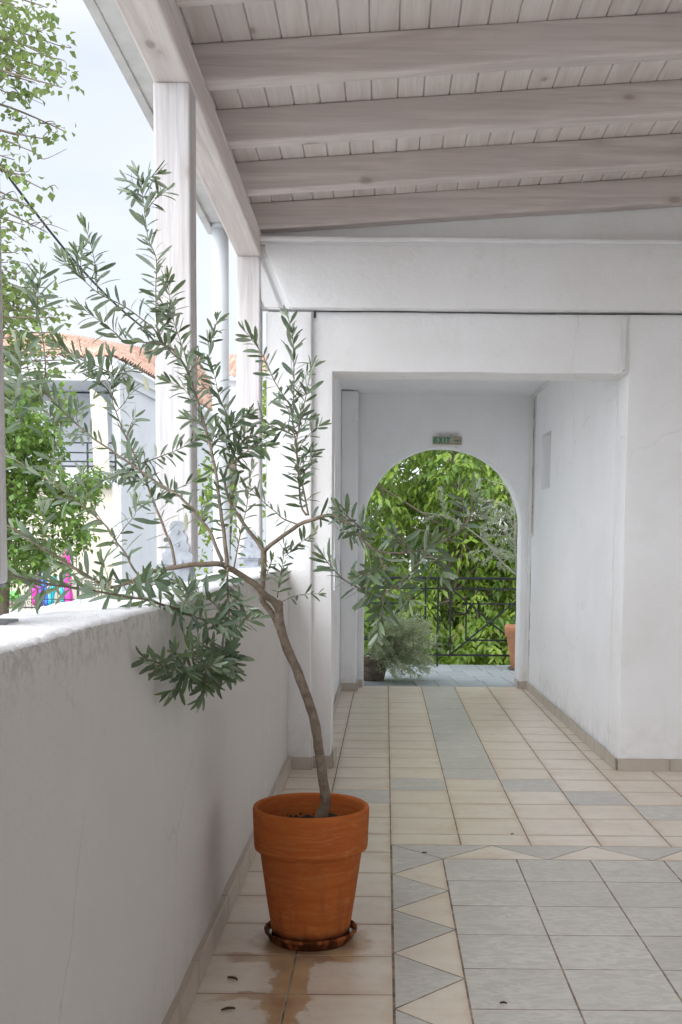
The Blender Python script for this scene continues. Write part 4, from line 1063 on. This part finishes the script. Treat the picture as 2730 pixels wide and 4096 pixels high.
# silvery olive shrub in the right-hand pot beyond the arch
random.seed(17)
sh = empty('silver_olive_shrub', (1.465, 12.05, .42)); tag(sh, 'leggy silver-leaved olive shrub reaching in from the right beyond the arch', 'shrub')
L = Leaves(); bm = B()
ch = [([(1.465, 12.05, .40), at(2072, 2320, 12.0), at(2060, 2180, 11.9), at(2058, 2050, 11.85), at(2030, 1950, 11.8), at(1960, 1925, 11.7)], .011, .003, 1.0),
      ([at(2066, 2300, 12.0), at(2000, 2240, 11.9), at(1955, 2180, 11.8), at(1880, 2120, 11.7), at(1800, 2070, 11.6), at(1690, 2050, 11.6)], .009, .003, .8),
      ([at(1850, 2100, 11.65), at(1790, 2060, 11.6), at(1770, 2000, 11.6), at(1765, 1950, 11.6)], .004, .002, 2.4),
      ([at(1800, 2070, 11.65), at(1740, 2060, 11.6), at(1700, 2090, 11.5)], .004, .002, 2.0),
      ([at(2058, 2060, 11.85), at(1990, 2010, 11.8), at(1930, 2000, 11.7), at(1890, 1970, 11.7)], .005, .002, 2.2),
      ([at(2060, 2180, 11.9), at(2020, 2120, 11.8), at(1970, 2090, 11.7), at(1920, 2110, 11.7)], .005, .002, 2.4),
      ([at(2058, 2120, 11.9), at(2030, 2060, 11.8), at(2000, 2050, 11.8), at(1960, 2040, 11.8)], .005, .002, 2.2),
      ([at(2060, 2230, 11.9), at(2010, 2200, 11.8), at(1960, 2230, 11.8), at(1930, 2260, 11.8)], .005, .002, 2.0),
      ([at(2058, 2000, 11.85), at(2010, 1900, 11.8), at(1960, 1860, 11.8)], .005, .002, 2.0)]
for k in range(26):
    a = at(random.uniform(1900, 2140), random.uniform(1980, 2300), random.uniform(11.8, 12.3)); ch.append(([a, a+Vector((random.uniform(-.2, .15), random.uniform(-.1, .1), random.uniform(-.05, .2)))*.7, a+Vector((random.uniform(-.3, .2), random.uniform(-.1, .1), random.uniform(0, .25)))], .003, .001, 2.6))
for pts, ra, rb, dn in ch:
    C = catmull([Vector(p) for p in pts], 6); m = len(C); tube(bm, C, [ra+(rb-ra)*i/(m-1) for i in range(m)], 6)
    for i in range(1 if dn > 1.5 else m//3, m):
        for q in range(int(4*dn)):
            p = C[i-1].lerp(C[i], random.random()); L.leaf(p, ((C[i]-C[i-1]).normalized()*.5+rv()).normalized(), rv(), random.uniform(.03, .055), .009, (random.random(), random.random()*.95, 0, 1), simple=True)
obj('stems', bm, M['bark_grey'], sh); L.build('foliage', M['olive_far'], sh)

def tree_thing(name, label, cat, base, trunk_pts, trunk_r, limbs, clumps, leafm, barkm, fn, group=None, seed=1):
    """trunk and limbs as tapered tubes, foliage as many small leaves set by fn around clump centres"""
    random.seed(seed); o = empty(name, base); tag(o, label, cat, group)
    bm = B(); C = catmull([Vector(p) for p in trunk_pts], 6); m = len(C); tube(bm, C, [trunk_r*(1-.55*i/(m-1)) for i in range(m)], 10)
    for pts, ra, rb in limbs:
        C = catmull([Vector(p) for p in pts], 5); m = len(C); tube(bm, C, [ra+(rb-ra)*i/(m-1) for i in range(m)], 6)
    obj('trunk', bm, barkm, o); L = Leaves()
    for c in clumps: fn(L, *c)
    L.build('crown', leafm, o); return o

# walnut: drooping compound leaves
def walnut(L, c, r, n):
    for _ in range(n):
        d = rv(); p = Vector(c)+d*r*random.random()**.5
        o = Vector((random.uniform(-1, 1), random.uniform(-1.1, .4), random.uniform(-.9, .35))).normalized(); o.z -= .35; o.normalize()
        ln = random.uniform(.20, .34); sd_ = o.cross(Vector((0, 0, 1))); sd_ = sd_.normalized() if sd_.length > .1 else Vector((1, 0, 0))
        tt = random.random(); t = (min(1, tt*.8+.2*random.random()), random.random()*.958, 0, 1)
        up = Vector((random.uniform(-.4, .4), random.uniform(-.8, .2), 1)).normalized()
        for j, f in enumerate((.35, .62, .88)):
            for s_ in (-1, 1):
                q = p+o*ln*f; q.z -= .05*f*f; dd = (o*.55+sd_*s_*.85+rv()*.15+Vector((0, 0, -.35))).normalized()
                L.leaf(q, dd, up+rv()*.35, random.uniform(.075, .14), random.uniform(.034, .056), t, simple=False if (c[1] < 14.2) else True, bend=.22)
        L.leaf(p+o*ln, (o+Vector((0, 0, -.5))).normalized(), up+rv()*.3, .15, .058, t, simple=True, bend=.2)
random.seed(41)
cl = []
for k in range(230):
    x = random.uniform(-.9, 3.4); z = random.uniform(-1.4, 3.6); y = 14.1+random.random()*1.4+.25*abs(x-.8)*.3
    cl.append(((x, y, z), random.uniform(.22, .42), 14))
for k in range(190):
    cl.append(((random.uniform(-.9, 4.2), random.uniform(15.2, 17.0), random.uniform(-1.5, 4.4)), .5, 15))
for k in range(70): cl.append(((random.uniform(-.6, 2.4), 13.9+random.random()*.9, random.uniform(-1.3, .9)), random.uniform(.22, .38), 13))
limbs = []
for k in range(26):
    a = Vector((random.uniform(.2, 1.8), 15.4, random.uniform(-1.2, 1.5))); b = Vector((random.uniform(-.8, 3), 14.4, random.uniform(-.8, 3.2)))
    limbs.append(([a, a.lerp(b, .5)+rv()*.2, b], .025, .008))
tree_thing('walnut_tree', 'large bright green walnut tree with drooping leaflets filling the view through the arch', 'tree', (1.0, 15.6, -2.6),
           [(1.0, 15.6, -2.6), (1.05, 15.6, -1.2), (.9, 15.5, .2), (1.0, 15.6, 1.8), (.9, 15.7, 3.2)], .17, limbs, cl, M['walnut_leaf'], M['bark_dark'], walnut, seed=42)
def bigleaf(L, c, r, n):
    for _ in range(n):
        d = rv(); L.leaf(Vector(c)+d*r*random.random()**.4, (rv()+Vector((0, 0, -.5))).normalized(), rv()+Vector((0, -.4, .8)), random.uniform(.16, .30), random.uniform(.10, .16), (random.random()*.5, random.random()*.958, 0, 1), simple=True)
random.seed(43); cl = [((random.uniform(-1.1, 5.2), random.uniform(17.3, 18.6), random.uniform(-2.2, 4.6)), .5, 24) for _ in range(430) if True]
cl = [c for c in cl if not (1.5 < c[0][0] < 3.4 and -.3 < c[0][2] < 1.2 and random.random() < .55)]
tree_thing('laurel_tree', 'dense darker green tree behind the walnut tree', 'tree', (1.2, 18.2, -2.6), [(1.2, 18.2, -2.6), (1.2, 18.2, 0), (1.1, 18.2, 3)], .15, [], cl, M['tree_leaf'], M['bark_dark'], bigleaf, seed=44)
random.seed(9)
bm = B(); box(bm, 1.35, 6.5, 19.6, 19.9, -2.6, 1.35, bev=.02); tag(obj('garden_wall', bm, M['cream_glow']), 'ochre garden wall glimpsed through the gaps of the walnut tree', 'wall')

# ------------------------------------------------------------------ left background: trees, house, fence, inflatables
def broad(L, c, r, n):
    for _ in range(n):
        d = rv(); p = Vector(c)+d*r*(.35+.65*random.random()); 
        o = (d*.6+rv()*.7+Vector((0, 0, -.4))).normalized(); l_ = random.uniform(.038, .075)*(1 if c[1] < 11 else 1.35)
        L.leaf(p, o, (Vector((0, 0, 1))+d*.5+rv()*.5), l_, l_*.8, (random.random()**1.2, random.random()*.958, 0, 1), simple=True, bend=.15)
random.seed(55)
# upper street tree, near: only its right-hand side hangs into view
cl = []; limbs = []
hub = Vector((-4.9, 8.6, 4.4))
def twigs(p_from, p_to, n, r):
    C = catmull([p_from, p_from.lerp(p_to, .5)+rv()*.08, p_to], 5)
    limbs.append(([p_from, p_from.lerp(p_to, .5)+rv()*.06, p_to], .012, .003))
    for _ in range(3):
        a = C[random.randint(2, len(C)-1)]; limbs.append(([a, a+rv()*.04+Vector((.06, 0, 0)), a+rv()*.08+Vector((.15, 0, -.02))], .004, .0015))
    for i in range(2, len(C)): cl.append((tuple(C[i]), r, n))
for (x, y) in [(60,20),(130,60),(190,30),(40,160),(110,210),(200,230),(260,300),(140,330),(60,330),(230,180),(250,350),(90,400),(30,250),(30,90),(170,130)]:
    p = at(x, y, random.uniform(7.2, 8.2)); q = p+Vector((-1.2, .3, .5)); twigs(q, p, 10, .12)
for (x, y) in [(200,560),(260,525),(140,610),(60,540),(90,700),(180,760),(60,640),(40,800),(150,850),(100,900),(60,960),(190,930)]:
    p = at(x, y, random.uniform(7.4, 8.4)); q = p+Vector((-.9, .2, .35)); twigs(q, p, 4, .08)
for (x, y) in [(30,1050),(70,1120),(110,1180),(180,1150),(60,1230),(140,1250),(210,1270),(250,1230),(40,1330),(100,1380),(180,1340),(60,1440),(230,1330),(130,1480),(30,1500),(190,1420),(20,1080),(20,1180),(50,1290),(20,1400),(80,1540),(170,1520),(250,1440),(30,1600),(110,1250),(60,1010)]:
    p = at(x, y, random.uniform(8.0, 9.0)); q = p+Vector((-1.0, .2, .1)); twigs(q, p, 8, .15)
for k in range(120):
    d = rv(); p = hub+Vector((d.x*1.9, d.y*2.0, d.z*2.6)); cl.append((tuple(p), .35, 12))
for k in range(14): limbs.append(([(-4.9, 8.6, 2.5+.2*k), hub+rv()*1.1, hub+rv()*1.9], .04, .01))
tree_thing('street_tree', 'tall tree with thin twigs and scattered leaves hanging into the top left', 'tree', (-5.0, 8.6, -2.6),
           [(-5.0, 8.6, -2.6), (-5.05, 8.6, 0), (-4.9, 8.6, 2.6), (-4.9, 8.6, 5.0)], .16, limbs, cl, M['street_leaf'], M['bark_dark'], broad, seed=56)
# lower leafy tree in front of the playground
random.seed(61); cl = []; limbs = []
poly = [(20,1560),(120,1560),(180,1700),(230,1780),(262,1570),(275,1640),(240,1800),(220,1870),(260,1960),(330,1900),(410,1880),(395,1990),(300,2040),(350,2110),(370,2180),(260,2210),(300,2290),(280,2380),(160,2420),(20,2420)]
def inside(x, y):
    c = False; j = len(poly)-1
    for i in range(len(poly)):
        if (poly[i][1] > y) != (poly[j][1] > y) and x < (poly[j][0]-poly[i][0])*(y-poly[i][1])/(poly[j][1]-poly[i][1])+poly[i][0]: c = not c
        j = i
    return c
k = 0
while k < 620:
    x, y = random.uniform(-300, 420), random.uniform(1540, 2420)
    if (x < 20 and not (x > -40 and y > 2360)) or (inside(x, y) and not (y > 2270 and x > 115) and not (y > 2350)):
        k += 1; cl.append((tuple(at(x, y, random.uniform(13.6, 15.6))), .17, 20))
for x0, y0, x1, y1 in [(150,1950,262,1590),(100,1900,90,1560),(180,2000,400,1900),(120,2000,170,1700)]:
    limbs.append(([at(x0, y0, 14.5), at((x0+x1)/2, (y0+y1)/2, 14.4), at(x1, y1, 14.3)], .02, .006))
    for i in range(9): cl.append((tuple(at(x0+(x1-x0)*i/8, y0+(y1-y0)*i/8, 14.4)), .12, 16))
tree_thing('leafy_tree', 'bushy heart-leaved green tree below the balcony in front of the playground', 'tree', (-5.1, 14.6, -2.6),
           [(-5.1, 14.6, -2.6), (-5.0, 14.6, -.5), (-4.9, 14.6, 1.0), (-4.8, 14.6, 2.2)], .12, limbs, cl, M['tree_leaf'], M['bark_dark'], broad, seed=62)
# green seen between the posts low down
random.seed(71); cl = []
for k in range(60):
    x, y = random.uniform(790, 1090), random.uniform(1850, 2360)
    if x < 1040 or True: cl.append((tuple(at(x, y, random.uniform(11.0, 12.6))), .2, 10))
for k in range(26): cl.append((tuple(at(random.uniform(1035, 1120), random.uniform(1500, 2000), random.uniform(11.4, 12.6))), .18, 9))
tree_thing('climbing_tree', 'yellow-green leafy tree seen between the posts behind the pier', 'tree', (-1.75, 12.0, -2.6),
           [(-1.75, 12, -2.6), (-1.7, 12, -.5), (-1.7, 12, 1.0), (-1.6, 12, 2.2)], .08, [], cl, M['walnut_leaf'], M['bark_dark'], broad, seed=72)

# neighbouring house
nb_ = empty('neighbour_house', (-11, 37, -2.6)); tag(nb_, 'white neighbouring house with corner balcony and orange clay tile roof', 'house')
HX, HY = -8.15, 34.0
def vprism(bm, pts, z0, z1): prism(bm, pts, 'z', z0, z1)
bm = B(); vprism(bm, [(-18, HY+2.2), (-9.0, HY+2.2), (-8.2, HY+2.2), (HX+.1, HY+2.2), (-8.0, 41), (-8.0, 48), (-18, 48)], -2.6, 6.0); obj('wall', bm, M['house_recess_shade'], nb_)
bm = B(); vprism(bm, [(HX, HY), (HX+.25, HY-.02), (-7.75, 38), (-7.15, 50), (-8.0, 50), (-8.35, HY+2.21)], -2.6, 6.05); obj('side_wing', bm, M['house_white'], nb_)
bm = B(); vprism(bm, [(-18, HY-.25), (HX+.25, HY-.25), (-7.65, 38), (-7.0, 50), (-18, 50)], 6.06, 6.62); obj('eaves_slab', bm, M['house_white'], nb_)
bm = B(); vprism(bm, [(-18, HY-.32), (HX+.33, HY-.32), (-7.57, 38), (-6.92, 50), (-7.2, 50), (HX+.1, HY-.02), (-18, HY-.02)], 6.30, 6.38); obj('gutter', bm, M['gutter'], nb_)
bm = B(); vprism(bm, [(-18, HY), (HX-.02, HY), (HX-.05, HY+2.19), (-18, HY+2.19)], 3.05, 3.56); obj('balcony_floor', bm, M['house_white'], nb_)
bm = B(); vprism(bm, [(-18, HY+.4), (HX+.02, HY+.4), (HX-.1, HY+2.19), (-18, HY+2.19)], -2.6, 3.04); obj('lower_wall', bm, M['house_cream'], nb_)
bm = B()
for zz in (4.27, 3.98, 3.72, 3.46+.12): box(bm, -18, HX+.12, HY-.03, HY, zz-.022, zz+.022)
for xx in (-8.88, -8.05, -10.4, -12, -13.6): box(bm, xx-.025, xx+.025, HY-.035, HY+.005, 3.1, 4.28)
obj('balcony_railing', bm, M['iron'], nb_)
bm = B(); p = [at(362, 1548, 33.8), at(429, 1604, 33.8), at(442, 1890, 33.8), at(379, 1883, 33.8)]
prism(bm, [(q.x, q.z) for q in p], 'y', 33.72, 33.76); obj('awning', bm, M['canvas'], nb_)
bm = B()
box(bm, -11.3, -10.3, HY+2.14, HY+2.19, 3.57, 5.75)
for k in range(26): box(bm, -11.26, -10.34, HY+2.115, HY+2.14, 3.62+k*.08, 3.675+k*.08)
obj('shutter', bm, M['shutter'], nb_)
def tile_patch(bm, p00, p10, p01, p11, pu=.26, pv=.42, amp=.085):
    """barrel tiles over a quad: u across the slope, v up the slope"""
    p00, p10, p01, p11 = map(Vector, (p00, p10, p01, p11)); nu = max(2, int(((p10-p00).length)/pu)*6); nv = max(2, int((p01-p00).length/pv)*3)
    nrm = (p10-p00).cross(p01-p00).normalized(); 
    if nrm.z < 0: nrm = -nrm
    g = []
    for j in range(nv+1):
        v = j/nv; row = []
        for i in range(nu+1):
            u = i/nu; p = (p00.lerp(p10, u)).lerp(p01.lerp(p11, u), v)
            h = amp*abs(sin(pi*i/6)) + .07*(1-(j % 3)/2.0) + .012*noise.noise(p*3)
            row.append(bm.verts.new(p+nrm*h))
        g.append(row)
    for a, b in zip(g, g[1:]):
        for i in range(nu): bm.faces.new((a[i], a[i+1], b[i+1], b[i])).smooth = True
bm = B()
tile_patch(bm, (-18, HY-.35, 6.63), (HX+.35, HY-.35, 6.63), (-18, 39, 8.5), (-10.7, 38.6, 8.15))
tile_patch(bm, (HX+.35, HY-.35, 6.63), (-6.95, 50, 6.63), (-10.7, 38.6, 8.15), (-8.2, 50, 9.25))
for f in bm.faces: f.smooth = True
obj('roof', bm, M['roof'], nb_)

# second house further right, seen between the posts
h2 = empty('far_house', (-5, 46, -2.6)); tag(h2, 'pale house far behind the posts with a low red tiled roof', 'house')
bm = B(); box(bm, -7.6, 1.5, 52.5, 60, -2.6, 8.75); obj('wall', bm, M['house_white'], h2)
bm = B(); tile_patch(bm, (-8, 52, 8.78), (2.0, 52, 8.78), (-8, 56, 10.4), (2.0, 56, 10.2)); obj('roof', bm, M['roof'], h2)

# playground fence on its low wall and the iron gate
bm = B(); box(bm, -20, -3, 32.2, 32.6, -2.6, -.60, bev=.02); tag(obj('low_wall', bm, M['house_white']), 'low white street wall under the black scrollwork fence', 'wall')
fe = empty('scroll_fence', (-12, 32.3, -.55)); tag(fe, 'low black iron fence with a band of scrolls on the white street wall', 'fence')
bm = B(); z0 = -.58; box(bm, -20, -8.86, 32.29, 32.31, z0+.03, z0+.06); box(bm, -20, -8.86, 32.29, 32.31, z0+.27, z0+.295); box(bm, -20, -8.86, 32.29, 32.31, z0+.72, z0+.75); obj('rails', bm, M['iron'], fe)
bm = B()
for k in range(60): 
    x = -20+k*.187
    if x < -8.9: box(bm, x-.008, x+.008, 32.292, 32.308, z0, z0+.74)
obj('bars', bm, M['iron'], fe)
for k in range(40):
    x = -16+k*.28
    if x > -8.95: break
    if x < -11.6: continue
    for s_ in (-1, 1):
        bm = B(); tube(bm, [Vector((x+s_*(.06-.05*cos(a)*(1-a/9)), 32.3, z0+.165+.075*sin(a)*(1-a/9))) for a in [q*.6 for q in range(11)]], .008, 4)
        obj('scroll', bm, M['iron'], fe)
ga = empty('iron_gate', (-8.4, 32.3, -.6)); tag(ga, 'black spear-topped iron gate right of the coloured inflatables', 'gate')
bm = B()
for k in range(9): 
    x = -8.74+k*.092; box(bm, x-.010, x+.010, 32.29, 32.31, -.62, .20); prism(bm, [(x-.022, .20), (x+.022, .20), (x, .28)], 'y', 32.295, 32.305)
obj('bars', bm, M['iron'], ga)
bm = B()
for zz in (-.52, -.40, .02, .12): box(bm, -8.78, -7.96, 32.285, 32.315, zz, zz+.025)
box(bm, -8.80, -8.76, 32.28, 32.32, -.62, .30); box(bm, -7.98, -7.94, 32.28, 32.32, -.62, .30); obj('gate_frame', bm, M['iron'], ga)

# inflatable columns in the playground
random.seed(77)
def blob_col(px, py0, py1, wpx, m, name, label):
    a = at(px, py0, 33.4); b = at(px, py1, 33.4); rr = wpx/2*33.4/FOC; n = 14; pts = []; rad = []
    for i in range(n+1):
        t = i/n; pts.append(a.lerp(b, t)+Vector((.05*sin(t*3+px), 0, 0))); rad.append(rr*(.72+.28*abs(cos(t*pi*3+px)))*(1 if i not in (0, n) else .6))
    bm = B(); tube(bm, pts, rad, 20); tag(obj(name, bm, m), label, 'inflatable', 'inflatable columns behind the street fence')
blob_col(140, 2425, 2300, 32, M['pink'], 'inflatable_column', 'left one of the pink inflatable columns behind the fence')
blob_col(166, 2425, 2270, 16, M['purple'], 'inflatable_column', 'purple inflatable column beside the left pink one')
blob_col(185, 2425, 2285, 24, M['blue'], 'inflatable_column', 'blue inflatable column behind the fence')
blob_col(212, 2425, 2300, 26, M['teal'], 'inflatable_column', 'teal inflatable column left of the pink pair')
blob_col(246, 2425, 2320, 15, M['teal'], 'inflatable_column', 'slim teal inflatable column against the tall pink one')
blob_col(272, 2425, 2190, 34, M['pink'], 'inflatable_column', 'tallest pink inflatable column next to the gate')
bm = B(); bmesh.ops.create_icosphere(bm, subdivisions=3, radius=1, matrix=Matrix.Translation(at(55, 2385, 33.6)) @ Matrix.Diagonal((.24, .2, .16, 1))); tag(obj('play_ball', bm, M['green'], smooth=True), 'round green play cushion behind the left end of the fence', 'cushion')
bm = B(); bmesh.ops.create_icosphere(bm, subdivisions=3, radius=1, matrix=Matrix.Translation(at(25, 2412, 33.5)) @ Matrix.Diagonal((.22, .2, .10, 1))); tag(obj('sand_cushion', bm, M['sand'], smooth=True), 'flat sand-coloured cushion low behind the fence', 'cushion')

# overhead cable
bm = B(); a = at(-200, 380, 9.0); b = at(700, 1400, 15.0); pts = [a.lerp(b, t/16)+Vector((0, 0, -.25*math.sin(pi*t/16))) for t in range(17)]; tube(bm, pts, .011, 8)
tag(obj('overhead_cable', bm, M['cable']), 'black overhead cable sloping across the sky at the left', 'cable')
